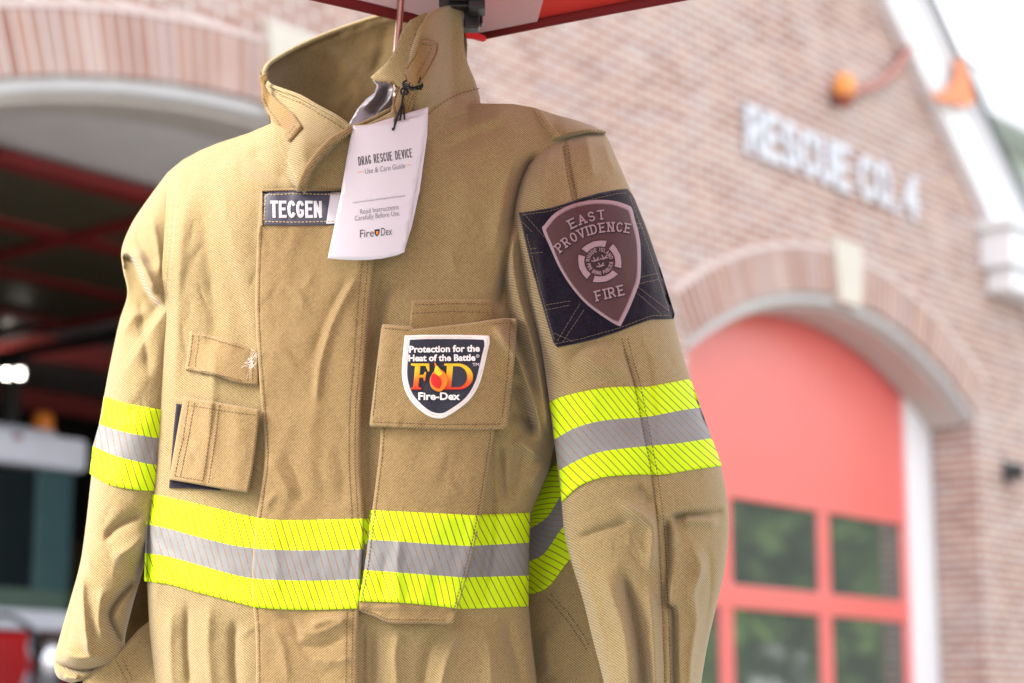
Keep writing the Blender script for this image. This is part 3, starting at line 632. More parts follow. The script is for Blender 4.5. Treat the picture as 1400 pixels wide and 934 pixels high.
# ---------------- radio pocket
HTT = Host([torso, tt2])
pl_ = cr([(521, 540), (520, 600), (515, 650), (509, 695), (503, 740), (497, 785), (488, 826)], 6)
pb = cr([(487, 833), (500, 839), (514, 844), (526, 850), (540, 853), (580, 852.5), (612, 854), (621, 850)], 5)
prr = cr([(624, 838), (636, 795), (650, 740), (660, 690), (668, 640), (677, 580), (679, 545)], 6)
def pockd(X, Y):
    A = lambda *a, **k: fold(X, Y, *a, **k)
    return .002+.014*np.clip((X-505)/140, 0, 1)+.006*np.exp(-((X-590+(Y-600)*.18)/60)**2)+A([(548, 720), (543, 770), (545, 815), (548, 845)], 7, 5, taper=.25)+A([(528, 750), (524, 800), (528, 835)], 7, -3.5)+pucker(X, Y, pl_[::4]+np.array([4.5, 0]), 10., 6., .5)+pucker(X, Y, prr[::-4]+np.array([-4.5, 0]), 10., 6., .5)+A([(595, 780), (600, 840)], 12, -3, c=False)+crumple(X, Y, 81, .8)+creases(X, Y, 500, 670, 590, 850, 18, 14, 1.)+A([(500, 828), (530, 841), (580, 843), (620, 838)], 2, -1.5, taper=.05)
pocket = patch('radio_pocket', [tuple(p) for p in pl_]+[tuple(p) for p in pb]+[tuple(p) for p in prr], HTT, M['flap'], J, off=.005, thick=.005, disp=pockd, step=3.2, bev=3., skirt=.022)
HP = Host([pocket, torso])
tt3 = band('reflective_trim', [[(506.5, 697.5), (540, 699), (600, 702), (657, 705)], [(498, 738), (540, 740), (600, 744.5), (649, 747)], [(494.5, 779), (540, 782.5), (600, 787), (638.5, 790)], [(489.5, 822), (515, 823), (545, 824), (570, 826), (600, 829), (626, 832)]], HP, M['trim_r'], J, n=70)
HP2 = Host([pocket, tt3]); stitch([pl_[::4]+np.array([4.5, 0]), prr[::-4]+np.array([-4.5, 0]), [(496, 834), (512, 839), (528, 846), (545, 847), (612, 848)]], HP2, M['thread'], pocket)
HA = Host([torso, pocket, flap])
neck = patch('pocket_flap', [(563, 411), (620, 409), (673, 410), (676, 440), (676, 470), (557, 470), (560, 440)], HT, M['flap'], J, off=.003, thick=.004)
FLAP = [(523, 443), (560, 446), (566, 450), (640, 442), (673, 437), (690, 435), (706, 435.5), (707, 440), (703, 500), (698, 540), (693.5, 584), (690, 587), (650, 588), (600, 587), (550, 585.5), (507, 583.5), (505, 580), (510, 540), (516, 490), (521, 450)]
flapP = patch('pocket_flap', FLAP, Host([torso, flap]), M['flap'], J, off=.019, thick=.0045, skirt=.006, bev=3., disp=lambda X, Y: .009*np.clip((X-520)/150, 0, 1)+.006*np.exp(-((X-600)/85)**2)+crumple(X, Y, 87, .7)+pucker(X, Y, [(698, 441), (694, 510), (686, 576)], 9., 6., .4)+pucker(X, Y, [(510, 577), (600, 580.5), (688, 580)], 9., 6., .4)+fold(X, Y, [(660, 470), (668, 520), (662, 580)], 14, 2)+fold(X, Y, [(512, 575), (690, 580)], 1.8, -.8, c=False, taper=0))
HFP = Host([flapP, neck, torso])
stitch([[(567, 417), (620, 415), (669, 416)], [(564, 428), (620, 426), (671, 427)], [(510, 577), (600, 580.5), (688, 580)], [(698, 441), (694, 510), (686, 576)], [(526, 449), (560, 452)], [(672, 443), (700, 441)], [(517, 500), (510, 572)]], HFP, M['thread'], flapP, c=False)
# ---------------- shield patch on the pocket flap
SB = cr([(669, 459), (670, 468), (667, 480), (662, 502), (655, 526), (640, 549), (614, 568), (600, 572.5), (583, 567.5), (564, 551), (554, 534), (549.5, 512), (551, 484), (553.5, 459)], 5)
SB = [tuple(p) for p in SB]+[(580, 457.8), (620, 457.8), (650, 458.2)]
shield = patch('shield_patch', SB, HFP, M['white'], J, off=.0008, thick=.0022, step=3., bev=2.)
c0 = np.array([607, 508.]); SI = [tuple(c0+(np.array(p)-c0)*np.array([.875, .885])) for p in SB]
HS = Host([shield]); field = patch('shield_field', SI, HS, M['navy'], shield, off=.0003, thick=.0006, bev=1., step=4., skirt=.001)
HS = Host([field, shield])
stitch([[tuple(c0+(np.array(p)-c0)*np.array([.94, .94])) for p in SB]], HS, M['tan_thread'], shield, pitch=3.2, dash=1.8, w=.4)
def lp(p0, p1, H, skew=0.): return lambda W: line_place(p0, p1, H, W, skew)
font_text('Protection for the', lp((559.5, 482), (656, 480.5), 12.6), HS, M['white'], shield, bold=.035, off=.0018)
font_text('Heat of the Battle', lp((558.5, 493.8), (650, 493), 12.2), HS, M['white'], shield, bold=.035, off=.0018)
font_text('\u00ae', lp((650.5, 489), (655.5, 489), 6), HS, M['white'], shield)
font_text('TM', lp((646, 500.5), (655, 500.5), 6), HS, M['white'], shield)
font_text('Fire-Dex', lp((572, 546.5), (629, 546.5), 14), HS, M['white'], shield, bold=.03, off=.0018)
def fillp(name, pts, mat, parent, host, off=.0012, thick=.0009, uv=None): return patch(name, pts, host, mat, parent, off=off, thick=thick, bev=.8, step=3., edge=1.6, uv=uv, skirt=.001)
uvF = lambda p: np.stack([(p[:, 0]-560)/90, (533-p[:, 1])/36], 1)
fillp('letter', [(562, 497), (587, 497), (587.5, 508), (585, 508), (582, 500.5), (575, 500.5), (574, 512.5), (579, 512.5), (581, 508.5), (583, 508.5), (581.5, 521), (579.5, 521), (578.5, 516.5), (573.5, 516.5), (572.4, 529), (576.5, 530.5), (576, 533), (561.5, 533), (562, 530.5), (565, 529), (567.5, 501), (562, 499.5)], M['grad'], shield, HS, uv=uvF)
Dp = [(608, 497), (628, 497)]+arcpts(628, 515, 19.5, -18, -90+180, -90+0, 1)[:0]
Dout = [(608, 497)]+[(626+21*math.cos(math.radians(a)), 515-18*math.sin(math.radians(a))) for a in range(85, -91, -10)]+[(607, 533), (605, 530.5), (608.5, 529), (611, 501), (607, 499.5)]
Din = [(619.5, 500.5)]+[(625+13.5*math.cos(math.radians(a)), 515-14.3*math.sin(math.radians(a))) for a in range(80, -86, -11)]+[(617, 529.3)]
fillp('letter', Dout, M['grad'], shield, HS, uv=uvF); fillp('letter_counter', Din, M['navy'], shield, HS, off=.0026, thick=.0002)
fl1 = cr([(594, 495), (600, 503), (608, 509), (612, 518), (610, 528), (603, 535), (597, 535), (590, 530), (587.5, 520), (591, 511), (595, 504)], 3, True)
fillp('flame', [tuple(p) for p in fl1], M['flame_or'], shield, HS, off=.0022)
fillp('flame', [tuple(p) for p in cr([(597.5, 500), (603, 507), (605, 511), (601, 514), (597, 512), (594, 506)], 3, True)], M['flame_y'], shield, HS, off=.0034, thick=.0004)
fillp('flame', [tuple(p) for p in cr([(592, 511), (598, 514), (603, 519), (603.5, 526), (600, 531), (594, 529), (589.5, 524), (589, 517)], 3, True)], M['flame_red'], shield, HS, off=.0038, thick=.0004)
# ---------------- name label on the storm flap
lab = patch('name_label', [(358, 262), (385, 260), (430, 260.5), (480, 261.5), (500, 262), (500, 305), (452, 307.5), (440, 308), (400, 308.5), (358, 308)], Host([flap, upper]), M['label'], J, off=.001, thick=.0012, bev=1.2)
HL = Host([lab]); labw = patch('name_label_end', [(452, 262.5), (500, 264), (500, 304), (446, 306)], HL, M['silver'], lab, off=.0004, thick=.0003, bev=.5, skirt=.001)
lt = patch('label_binding', [(357, 259), (400, 257), (450, 257.5), (500, 258.5), (500, 262.5), (450, 261.8), (400, 261.2), (360, 262.5), (360, 309), (356, 309)], Host([flap, upper]), M['flap'], lab, off=.001, thick=.003, bev=1.5, edge=2.)
HL = Host([lab, labw]); stitch([[(364, 267), (400, 264.8), (450, 265.5), (500, 267)], [(362, 303), (400, 304), (450, 303), (500, 301)], [(363, 268), (361, 302)]], HL, M['tan_thread'], lab, c=False, w=.7)
st, W = strokes('TECGEN', False, .42, .72)
ridge(st, line_place((371.5, 296), (438.5, 296), 19.5, W, -.02), HL, M['silver'], lab, 'lettering', w=2.1, h=.0003, off=.0004)
slits = [[((a), 0.42), ((a), .58)] for a in ()]
# ---------------- tag loop on chest and hook-and-loop flap
mic = patch('microphone_tab', [(260, 454.5), (276, 457), (310, 463), (341, 473), (353, 478), (354, 527), (337, 526), (318, 522), (299, 514.5), (270, 509), (253, 505.5), (257, 480)], HT, M['flap'], J, off=.0015, thick=.004, step=3., disp=lambda X, Y: .007*np.exp(-((X-308)/28)**2)+fold(X, Y, [(270, 460), (265, 505)], 2, -1, c=False)+fold(X, Y, [(340, 475), (338, 524)], 2.5, -2, c=False)+crumple(X, Y, 91, .7))
HM = Host([mic, torso]); stitch([[(264, 458), (258, 503)], [(272, 459), (266, 506)], [(341, 478), (339, 524)], [(347, 480), (345, 524)], [(280, 461), (335, 477)], [(275, 507), (335, 522)]], HM, M['thread'], mic, c=False, jit=.6)
def fringe(pts, host, parent, n=40, L=6, mat=None):
    V, F = [], []
    for _ in range(n):
        i = random.randrange(len(pts)); x, y = pts[i]; x += random.gauss(0, 2); y += random.gauss(0, 3); a = random.uniform(0, 6.28); l = random.uniform(.4, 1.)*L; b = a+random.gauss(0, .6)
        q = [(x, y), (x+math.cos(a)*l*.5, y+math.sin(a)*l*.5), (x+math.cos(a)*l*.5+math.cos(b)*l*.5, y+math.sin(a)*l*.5+math.sin(b)*l*.5)]; k = len(V)
        for j, (u, v) in enumerate(q):
            V += [host.off(u, v-.28, .001+.001*j), host.off(u, v+.28, .0012+.001*j)]
        F += [(k, k+1, k+3, k+2), (k+2, k+3, k+5, k+4)]
    return mesh('frayed_threads', V, F, mat or M['tan_thread'], parent, smooth=False, world=True)
fringe([(350, 484), (346, 492), (342, 500)], HM, mic, 22, 15, M['white']); fringe([(254, 506), (272, 510)], HM, mic, 15, 5); fringe([(260, 456), (274, 458)], HM, mic, 15, 5)
vback = patch('hook_and_loop_backing', [(241, 552), (249, 553), (300, 560), (330, 640), (300, 671), (262, 668), (231, 667), (233, 640), (237, 590)], HT, M['velvet'], J, off=.002, thick=.005, step=4.)
HV = Host([torso, vback]); vfl = patch('hook_and_loop_flap', [(251, 543), (285, 548), (320, 554), (355, 560.5), (354.5, 570), (350, 610), (345, 645), (339, 674), (300, 668), (262, 661), (231, 656), (237, 620), (244, 580)], HT, M['flap'], J, off=.0125, thick=.0045, skirt=.006, step=3., bev=2.6,
  disp=lambda X, Y: .003*np.exp(-((X-325)/14)**2)+fold(X, Y, [(294, 553), (282, 662)], 3.5, -2.2, c=False, taper=0)+crumple(X, Y, 95, .7))
HVF = Host([vfl]); stitch([[(258, 549), (250, 600), (238, 654)], [(266, 551), (257, 600), (246, 655)], [(291, 553), (286, 600), (277, 660)], [(300, 554), (294, 600), (285, 662)], [(240, 651), (281, 658)], [(256, 554), (300, 561), (350, 568)]], HVF, M['thread'], vfl, c=False)
HH = Host([vback]); 
# ---------------- velvet arm panel with the department badge
vp = [(709, 291), (730, 288), (751, 284.5), (770, 279), (792, 271.5), (820, 263.5), (845, 259), (858, 258), (866, 268), (884, 313), (904, 370), (922.5, 429), (921, 436), (890, 437), (867, 445), (845, 454), (818, 463), (792, 469.5), (762, 475), (756.5, 469), (749, 445), (742, 420), (733, 390), (725, 360), (717, 325)]
arm = patch('hook_and_loop_arm_panel', vp, HSR, M['velvet'], J, off=.001, thick=.0035, step=3.4, disp=lambda X, Y: crumple(X, Y, 101, .8)+creases(X, Y, 715, 915, 265, 470, 26, 12, 1.4))
HAr = Host([arm, sleeveR])
stitch([[(713, 294), (751, 289), (792, 277), (845, 264), (858, 264)], [(720, 320), (737, 390), (759, 468)], [(759, 470), (792, 464), (845, 449), (890, 432), (918, 431)], [(861, 268), (880, 318), (916, 428)],
  [(716, 292), (745, 325)], [(711, 300), (728, 318)], [(720, 341), (738, 339)], [(723, 347), (742, 345)], [(742, 418), (783, 411)], [(745, 424), (780, 417)], [(762, 466), (795, 412)], [(769, 468), (801, 420)], [(757, 455), (785, 468)], [(868, 306), (880, 305)], [(871, 312), (884, 311)], [(872, 380), (902, 373)], [(873, 388), (904, 381)], [(872, 392), (915, 425)], [(868, 398), (905, 430)]], HAr, M['dull_thread'], arm, c=False, w=.3, dash=3.8)
BO = cr([(741.5, 314), (744.5, 307), (759, 291), (783, 279), (811, 273.5), (838.5, 274.5), (858, 280.5), (864, 285), (868, 300), (873, 318), (876, 341), (875.5, 380), (869, 401), (860, 423), (850, 443), (847, 446), (834, 439.5), (804, 418), (783, 395), (766, 369), (753, 341)], 4, True)
badge = patch('department_badge', [tuple(p) for p in BO], HAr, M['border_pink'], J, off=.0015, thick=.0026, step=3.2, bev=2.)
cb = np.array([812, 350.]); BI = [tuple(cb+(p-cb)*np.array([.915, .925])) for p in BO]
HB = Host([badge]); bf = patch('badge_field', BI, HB, M['maroon'], badge, off=.0003, thick=.0006, bev=1., step=3.6, skirt=.001)
HB = Host([bf, badge])
stitch([[tuple(cb+(p-cb)*np.array([.925, .935])) for p in BO[::4]]], HB, M['badge_dark'], badge, pitch=2.6, dash=1.4, w=.35)
st, W = strokes('EAST', True, .55, 1.)
def both(st, pl, w, nm='lettering'):
    ridge(st, lambda a, b: pl(a, b)+np.array([.9, .9]), HB, M['badge_dark'], badge, nm, w=w+.55, h=.0004, off=.0004)
    ridge(st, pl, HB, M['border_pink'], badge, nm, w=w, h=.0007, off=.0012)
both(st, arc_place((838, 420), 121.5, -27.5, -5.5, W, 11.5), 1.05)
st, W = strokes('PROVIDENCE', True, .55, .85); both(st, arc_place((838, 420), 104, -43.5, 12.3, W, 11.5), 1.05)
st, W = strokes('FIRE', True, .6, .95); both(st, line_place((816.5, 411), (853.5, 402.5), 12.5, W), 1.1)
EC = np.array([820., 357.5])
def ep(r, a): t = math.radians(a); return (EC[0]+r*math.cos(t)*1.0, EC[1]-r*math.sin(t)*.97)
fillp('emblem', [ep(18.6, a) for a in range(0, 360, 15)], M['badge_dark'], badge, HB, off=.0006, thick=.0002)
for q in (108, 18, -72, -162):
    for rr, mm, of, ww in ((0, 'badge_dark', .0005, 2.5), (1.4, 'border_pink', .0012, 0)):
        pts = [ep(20.2+rr*.8, q+a) for a in (-40+rr*2, -20, 0, 20, 40-rr*2)]+[ep(32.-rr, q+39-rr*2), ep(31.-rr, q+22), ep(31.-rr, q), ep(31-rr, q-22), ep(32.-rr, q-39+rr*2)]
        fillp('emblem', pts, M[mm], badge, HB, off=of, thick=.0004)
st, W = strokes('RHODE ISLAND', False, .5, .8); ridge(st, arc_place(EC, 14., -88, 76, W, 4.6), HB, M['border_pink'], badge, 'lettering', w=.5, h=.0003, off=.0012)
st, W = strokes('PRO BONO PUBLICO', False, .5, .8)
ridge(st, lambda a, b: (lambda t, r: np.array([EC[0]+r*math.sin(t), EC[1]+r*math.cos(t)]))(math.radians(-78+164*a/W), 18.2-b*4.6), HB, M['border_pink'], badge, 'lettering', w=.5, h=.0003, off=.0012)
for (bx, by) in ((-6, -1.5), (5.5, -4.5), (1, 6)):
    ridge([[(bx-5, by+.8), (bx-1, by+1.2), (bx+3, by-.5), (bx+5, by-.8)], [(bx, by+.8), (bx-2.5, by-3.8)], [(bx+1, by+.5), (bx+4, by-4)]], lambda a, b: EC+np.array([a, b]), HB, M['border_pink'], badge, 'emblem', w=.75, h=.0003, off=.0012)
# ================================================================== HANGER
H = thing('coat_hanger', 'coppery wire coat hanger hook rising from the collar of the tan jacket', 'hanger', tuple(P(543, 125, 2.245)))
hp = [(543, 128, 2.245), (541, 110, 2.243), (540.5, 90, 2.242), (543, 60, 2.24), (546.5, 25, 2.24), (548, 0, 2.24), (549, -25, 2.24), (552, -42, 2.245), (560, -52, 2.255), (570, -50, 2.265), (575, -38, 2.27)]
pts = np.array([P(a, b, c) for a, b, c in hp]); tube('hook', cr(pts, 5), .0044, M['copper'], H, world=True)
tube('neck_collar', [P(543, 140, 2.246), P(543, 124, 2.245)], .006, M['copper'], H, world=True)
tube('shoulder_bar', cr([P(330, 262, 2.275), P(440, 232, 2.28), P(500, 215, 2.28), P(543, 160, 2.262), P(590, 200, 2.27), P(640, 215, 2.27), P(735, 235, 2.26)], 6), .004, M['copper'], H, world=True)
# ================================================================== HANG TAG
G = thing('hang_tag', 'folded white card tag printed with drag rescue device care guide', 'tag', tuple(P(500, 355, 2.09)))
ytag = lambda X, Y: 2.147-.003*np.clip((Y-150)/200, 0, 1)+.006*np.sin((X-470+(Y-150)*.25)/130*3.1)*-1+.0045*np.clip((580-X)/60, 0, 1)*0
back_leaf = sheet('back_leaf', [(490, 175), (585.5, 146), (584, 185), (574, 260), (563, 310), (553, 342), (480, 352)], lambda X, Y: ytag(X, Y)+.004, M['paper'], G, thick=.0006, step=6.)
leafo = [(483, 171.5), (497, 171.5), (511, 170), (535, 167), (553, 164), (570, 159), (583.8, 153.7), (582, 175), (577, 205), (571, 240), (565, 275), (559, 308), (553, 344.7), (543, 349), (523, 353.5), (503, 355.5), (484, 355.7), (465, 355), (448, 353), (457, 310), (466, 264), (473, 222), (479, 190)]
leaf = sheet('front_leaf', leafo, ytag, M['paper'], G, thick=.0006, step=5.)
HG = Host([leaf]); D_ = np.array([.9925, -.122]); 
def tl(x, y, x2, y2, H, skew=.14): return lp((x, y), (x2, y2), H, skew)
tf = lambda s, *a, mat='ink', bold=0.: font_text(s, tl(*a), HG, M[mat], G if False else leaf, bold=bold, off=.0004)
st, W = strokes('DRAG RESCUE DEVICE', False, .40, .62)
ridge(st, line_place((491, 226), (563.5, 214.5), 11., W, .05), HG, M['ink'], leaf, 'lettering', w=.62, h=.00008, off=.0003)
tf('Use & Care Guide', 499, 238, 554, 229.8, 10.5, .12, mat='ink_soft')
tf('https://www.firedex.com/dragrescuedevice-guide', 483, 278, 554, 268.5, 3.6, 0, mat='ink_soft')
tf('Read Instructions', 492.5, 293, 545, 286, 9.8, .1, mat='ink_soft')
tf('Carefully Before Use.', 485, 302, 547, 294.5, 9.8, .1, mat='ink_soft')
ridge([[(489, 235.5), (497, 234.7)]], lambda a, b: np.array([a, b]), HG, M['ink_orange'], leaf, 'printed_rule', w=.45, h=.00005, off=.0003)
ridge([[(556, 226), (561, 225)]], lambda a, b: np.array([a, b]), HG, M['ink_orange'], leaf, 'printed_rule', w=.45, h=.00005, off=.0003)
font_text('Fire', lambda W: line_place((492, 325), (511, 323.5), 15.5, W, .1), HG, M['ink'], leaf, off=.0004)
font_text('Dex', lambda W: line_place((521, 322.5), (536, 321), 15.5, W, .1), HG, M['ink'], leaf, off=.0004)
fillp('printed_shield', [(512, 314), (519, 313), (519, 318), (517, 322), (515.5, 323.5), (513, 321.5), (511.8, 318)], M['navy'], leaf, HG, off=.0002, thick=.0002)
fillp('printed_shield', [(514, 316.5), (517.5, 316), (517, 320), (515.5, 321.5), (514.2, 320)], M['flame_or'], leaf, HG, off=.0005, thick=.0001)
C_ = thing('tag_cord', 'black knotted cord tying the white card tag to the collar tab', 'cord', tuple(P(560, 120, 2.12)))
kz = lambda x, y: HTR.off(x, y, .004)
def cordp(pts, r=.0011): return tube('cord_strand', cr([np.array(p) for p in pts], 5), r, M['black_thread'], C_, n=6, world=True)
ty = lambda x, y: P(x, y, float(ytag(x, y))-.002)
cordp([kz(575, 106), kz(573, 112), kz(570, 118), kz(562, 121), kz(556, 119), kz(552, 115)]); cordp([kz(553, 114), kz(560, 116), kz(568, 120), kz(576, 122), kz(572, 116), kz(564, 117)])
cordp([kz(556, 117), kz(553, 124), kz(551, 132), kz(549, 142), ty(545, 156), ty(541, 168), ty(538, 177)]); cordp([kz(555, 120), kz(552, 128), kz(550, 136), kz(552, 150), ty(553, 163)]); cordp([kz(551, 133), kz(548, 146), ty(541, 163), ty(539, 176)]); cordp([kz(550, 136), kz(549, 150), ty(547, 164)])
for (x, y) in ((556, 116), (564, 119), (573, 118), (553, 126)):
    a = kz(x, y); tube('knot', cr([a+.0045*np.array([math.cos(t)*.9, -.4+.3*math.sin(2*t), math.sin(t)*.8]) for t in np.linspace(0, 9, 14)], 3), .0012, M['black_thread'], C_, n=6, world=True)
tube('eyelet', [ty(537.5, 177), ty(537.5, 177)-np.array([0, .0015, 0])], .0016, M['black_thread'], C_, world=True)
# ================================================================== CANOPY TENT
def cloth2(name, col, trans):
    t = NT(name); tr = t.new('ShaderNodeBsdfTranslucent'); tr.inputs[0].default_value = (*trans, 1); mx = t.new('ShaderNodeMixShader'); mx.inputs[0].default_value = .45
    n = t.noise(t.coord(), 25, 4); t.set(Base_Color=t.mix(n.outputs['Fac'], tuple(c*.9 for c in col), col), Roughness=.8)
    out = t.n['Material Output']; t.l.new(t.b.outputs[0], mx.inputs[1]); t.l.new(tr.outputs[0], mx.inputs[2]); t.l.new(mx.outputs[0], out.inputs[0]); return t.m
M['red_cloth'] = cloth2('red_canopy', (.62, .07, .06), (.8, .13, .1)); M['white_cloth'] = cloth2('white_canopy', (.75, .6, .62), (.8, .66, .68))
M['dkred'] = plain('dark_red_binding', (.16, .004, .006), .8, scale=300); M['black_pl'] = plain('black_plastic', (.012, .011, .013), .35); M['bright_red'] = plain('bright_red_tab', (.75, .02, .02), .5)
cor = P(652, 41, 2.34); zc = cor[2]
def onz(x, y, z): r = rays(x, y); return EYE+r*((z-EYE[2])/r[2])
lq, rq = onz(425, -14, zc), onz(936, -15, zc); dl = (lq-cor)/np.linalg.norm(lq-cor); dr = (rq-cor)/np.linalg.norm(rq-cor)
T_ = thing('canopy_tent', 'red and white pop-up canopy tent whose dark red edge crosses the top', 'tent', (cor[0], cor[1], 0))
LW = 2.6; cl, crr = cor+dl*LW, cor+dr*LW; far = cor+(dl+dr)*LW; peak = (cor+far)/2+np.array([0, 0, .75])
def tri_cloth(nm, a, b, mat, inner=0.):
    V, F = [], []; n = 24
    for i in range(n+1):
        for j in range(n+1):
            u, v = j/n, i/n; e = a*(1-u)+b*u; p = e*(1-v)+peak*v; p = p-np.array([0, 0, .05*math.sin(math.pi*u)*math.sin(math.pi*v)]); V.append(p)
    F = grid_faces(n+1, n+1); o = mesh(nm, V, F, mat, T_, world=True); md = o.modifiers.new('t', 'SOLIDIFY'); md.thickness = .0015; return o
tri_cloth('canopy_panel', cl, cor, M['white_cloth']); tri_cloth('canopy_panel', cor, crr, M['red_cloth']); tri_cloth('canopy_panel', crr, far, M['white_cloth']); tri_cloth('canopy_panel', far, cl, M['white_cloth'])
def strip(nm, pts, wdt, mat, thick=.003, par=T_):        # vertical ribbon
    V = []
    for p in pts: V += [p, p-np.array([0, 0, wdt])]
    F = [(2*i, 2*i+1, 2*i+3, 2*i+2) for i in range(len(pts)-1)]; o = mesh(nm, V, F, mat, par, world=True); md = o.modifiers.new('t', 'SOLIDIFY'); md.thickness = thick; return o
for a, b in ((cor, cl), (cor, crr), (crr, far), (far, cl)):
    strip('canopy_edge', [a*(1-t)+b*t+np.array([0, 0, .003+.001*math.sin(29*t)]) for t in np.linspace(0, 1, 30)], .0165, M['dkred'])
# corner reinforcement: white triangle lying inside the corner
up_ = (peak-cor)/np.linalg.norm(peak-cor)
q0 = cor+np.array([0, 0, .012]); V = [q0, q0+dr*.085+np.array([0, 0, .0]), q0+dr*.10+up_*.08, q0+up_*.25, q0+dl*.25+up_*.02]
V = [v-np.array([0, .004, .018]) for v in V]; o = mesh('corner_reinforcement', V, [(0, 1, 2), (0, 2, 3), (0, 3, 4)], M['white_cloth'], T_, world=True, smooth=False)
lg = P(612, 60, 2.43)
boxes('leg', [(lg[0]-.014-wpos(T_)[0], lg[0]+.014-wpos(T_)[0], lg[1]-.014-wpos(T_)[1], lg[1]+.014-wpos(T_)[1], 0, zc+.05)], M['black_pl'], T_, .002)
bk = [(600, 642, -30, 9, 2.215, 2.24), (612, 662, -34, -6, 2.19, 2.21), (640, 663, -5, 11, 2.20, 2.23), (634, 655, 13, 38, 2.23, 2.25), (655.5, 660, 18, 33, 2.235, 2.247)]
L = []
for x0, x1, y0, y1, Y0, Y1 in bk:
    a = P(x0, y1, Y0)-wpos(T_); b = P(x1, y0, Y0)-wpos(T_); L.append((a[0], b[0], Y0-wpos(T_)[1], Y1-wpos(T_)[1], a[2], b[2]))
boxes('corner_bracket', L, M['black_pl'], T_, .003)
tube('frame_bar', [P(632, -6, 2.34), P(560, -40, 2.27), P(300, -170, 2.05)], .012, M['black_pl'], T_, world=True)
tube('frame_bar', [P(645, -6, 2.34), P(760, -40, 2.25), P(1000, -120, 2.05)], .012, M['black_pl'], T_, world=True)
tt = [(636, 41), (642, 40), (650, 44), (664, 49), (665, 54), (660, 56), (650, 53), (637, 51)]
sheet('red_tab', tt, lambda X, Y: 2.30+0*X, M['bright_red'], T_, thick=.004, step=3.)
# ================================================================== FIRE STATION
th = math.radians(39.5); tx = np.array([math.sin(th), math.cos(th), 0.]); ROT = math.pi/2-th; F0 = np.array([0, 12., 0.]); ninw = np.array([-math.cos(th), math.sin(th), 0.])
def fac(x, y, d=0.):                 # local (s, d, z) where a view direction meets the plane d behind the facade
    r = rays(x, y); q = F0+ninw*d; k = (q-EYE)@ninw/(r@ninw); p = EYE+r*k; return float((p-F0)@tx), d, float(p[2])
def bwall(name, brick_w=.205, brick_h=.0695, uvm=False, vary=1., off=.5):
    t = NT(name); co = t.coord('UV' if uvm else 'Object')
    if uvm: vec = co
    else:
        s = t.new('ShaderNodeSeparateXYZ'); t.l.new(co, s.inputs[0]); c = t.new('ShaderNodeCombineXYZ'); t.l.new(t.math('ADD', s.outputs[0], s.outputs[1]), c.inputs[0]); t.l.new(s.outputs[2], c.inputs[1]); vec = c.outputs[0]
    b = t.new('ShaderNodeTexBrick', offset=off); t.inp(b, 'Vector', vec); t.inp(b, 'Scale', 1.); t.inp(b, 'Brick Width', brick_w); t.inp(b, 'Row Height', brick_h); t.inp(b, 'Mortar Size', .0095); t.inp(b, 'Mortar Smooth', .2); t.inp(b, 'Bias', -.15)
    b.inputs['Color1'].default_value = (.27, .10, .065, 1); b.inputs['Color2'].default_value = (.47, .255, .185, 1); b.inputs['Mortar'].default_value = (.66, .64, .61, 1)
    b2 = t.new('ShaderNodeTexBrick', offset=off); t.inp(b2, 'Vector', t.mapping(vec, (1, 1, 1), loc=(brick_w*20, brick_h*40, 0))); t.inp(b2, 'Scale', 1.); t.inp(b2, 'Brick Width', brick_w); t.inp(b2, 'Row Height', brick_h); t.inp(b2, 'Mortar Size', .0)
    b2.inputs['Color1'].default_value = (0, 0, 0, 1); b2.inputs['Color2'].default_value = (1, 1, 1, 1)
    n = t.noise(co, 1.3, 4); n2 = t.noise(co, 60, 3)
    k = t.ramp(b2.outputs['Color'], .72, .95)
    c = t.mix(t.math('MULTIPLY', t.math('MULTIPLY', k, t.math('SUBTRACT', 1., b.outputs['Fac'])), .6), b.outputs['Color'], (.40, .29, .29))
    c = t.mix(t.math('MULTIPLY', t.ramp(n.outputs['Fac'], .4, .7), .3), c, (.66, .60, .57))
    c = t.mix(t.math('MULTIPLY', n2.outputs['Fac'], .2), c, (.25, .13, .1))
    t.set(Base_Color=c, Roughness=.9); t.bump(t.math('SUBTRACT', t.math('MULTIPLY', n2.outputs['Fac'], .3), b.outputs['Fac']), .6, .006); return t.m
M['brick'] = bwall('red_brick'); M['vous'] = bwall('soldier_brick', .082, .40, True, off=0.)
M['pale'] = plain('pale_brick', (.62, .50, .47), .85); M['cream'] = plain('cream_stone', (.60, .55, .48), .8); M['wpaint'] = plain('white_paint', (.80, .80, .82), .5, var=.04); M['greystone'] = plain('grey_painted_stucco', (.52, .51, .51), .8); M['soffit'] = plain('beige_stucco', (.52, .47, .43), .85)
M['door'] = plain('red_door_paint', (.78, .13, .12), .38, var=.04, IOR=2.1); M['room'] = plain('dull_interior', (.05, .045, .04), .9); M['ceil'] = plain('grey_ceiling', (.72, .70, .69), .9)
t = NT('window_glass'); t.set(Base_Color=(.085, .095, .085), Roughness=.04); t.inp(t.b, 'Specular IOR Level', 1.); t.inp(t.b, 'IOR', 1.9); M['glass'] = t.m
M['roof'] = plain('grey_shingle', (.12, .12, .13), .9, scale=40); M['metal_dk'] = plain('dark_metal', (.03, .03, .035), .5)
B = thing('fire_station', 'red brick fire station with arched bays, white gable trim and cream keystones', 'building', tuple(F0), ROT)
def rakez(s): return 10.68-.87*abs(s-1.05)
bays = [(-1.95, 2.6, 6.0, 4.85), (4.05, 2.15, 3.88, 4.80)]           # centre, half width, radius, crown height
def arcp(c, hw, R, zc, n=28, dr=0.):
    z0 = zc-R; a = math.asin(min(.999, hw/R)); return [(c+(R+dr)*math.sin(-a+2*a*i/n), z0+(R+dr)*math.cos(-a+2*a*i/n)) for i in range(n+1)]
poly = [(-8.2, 0)]
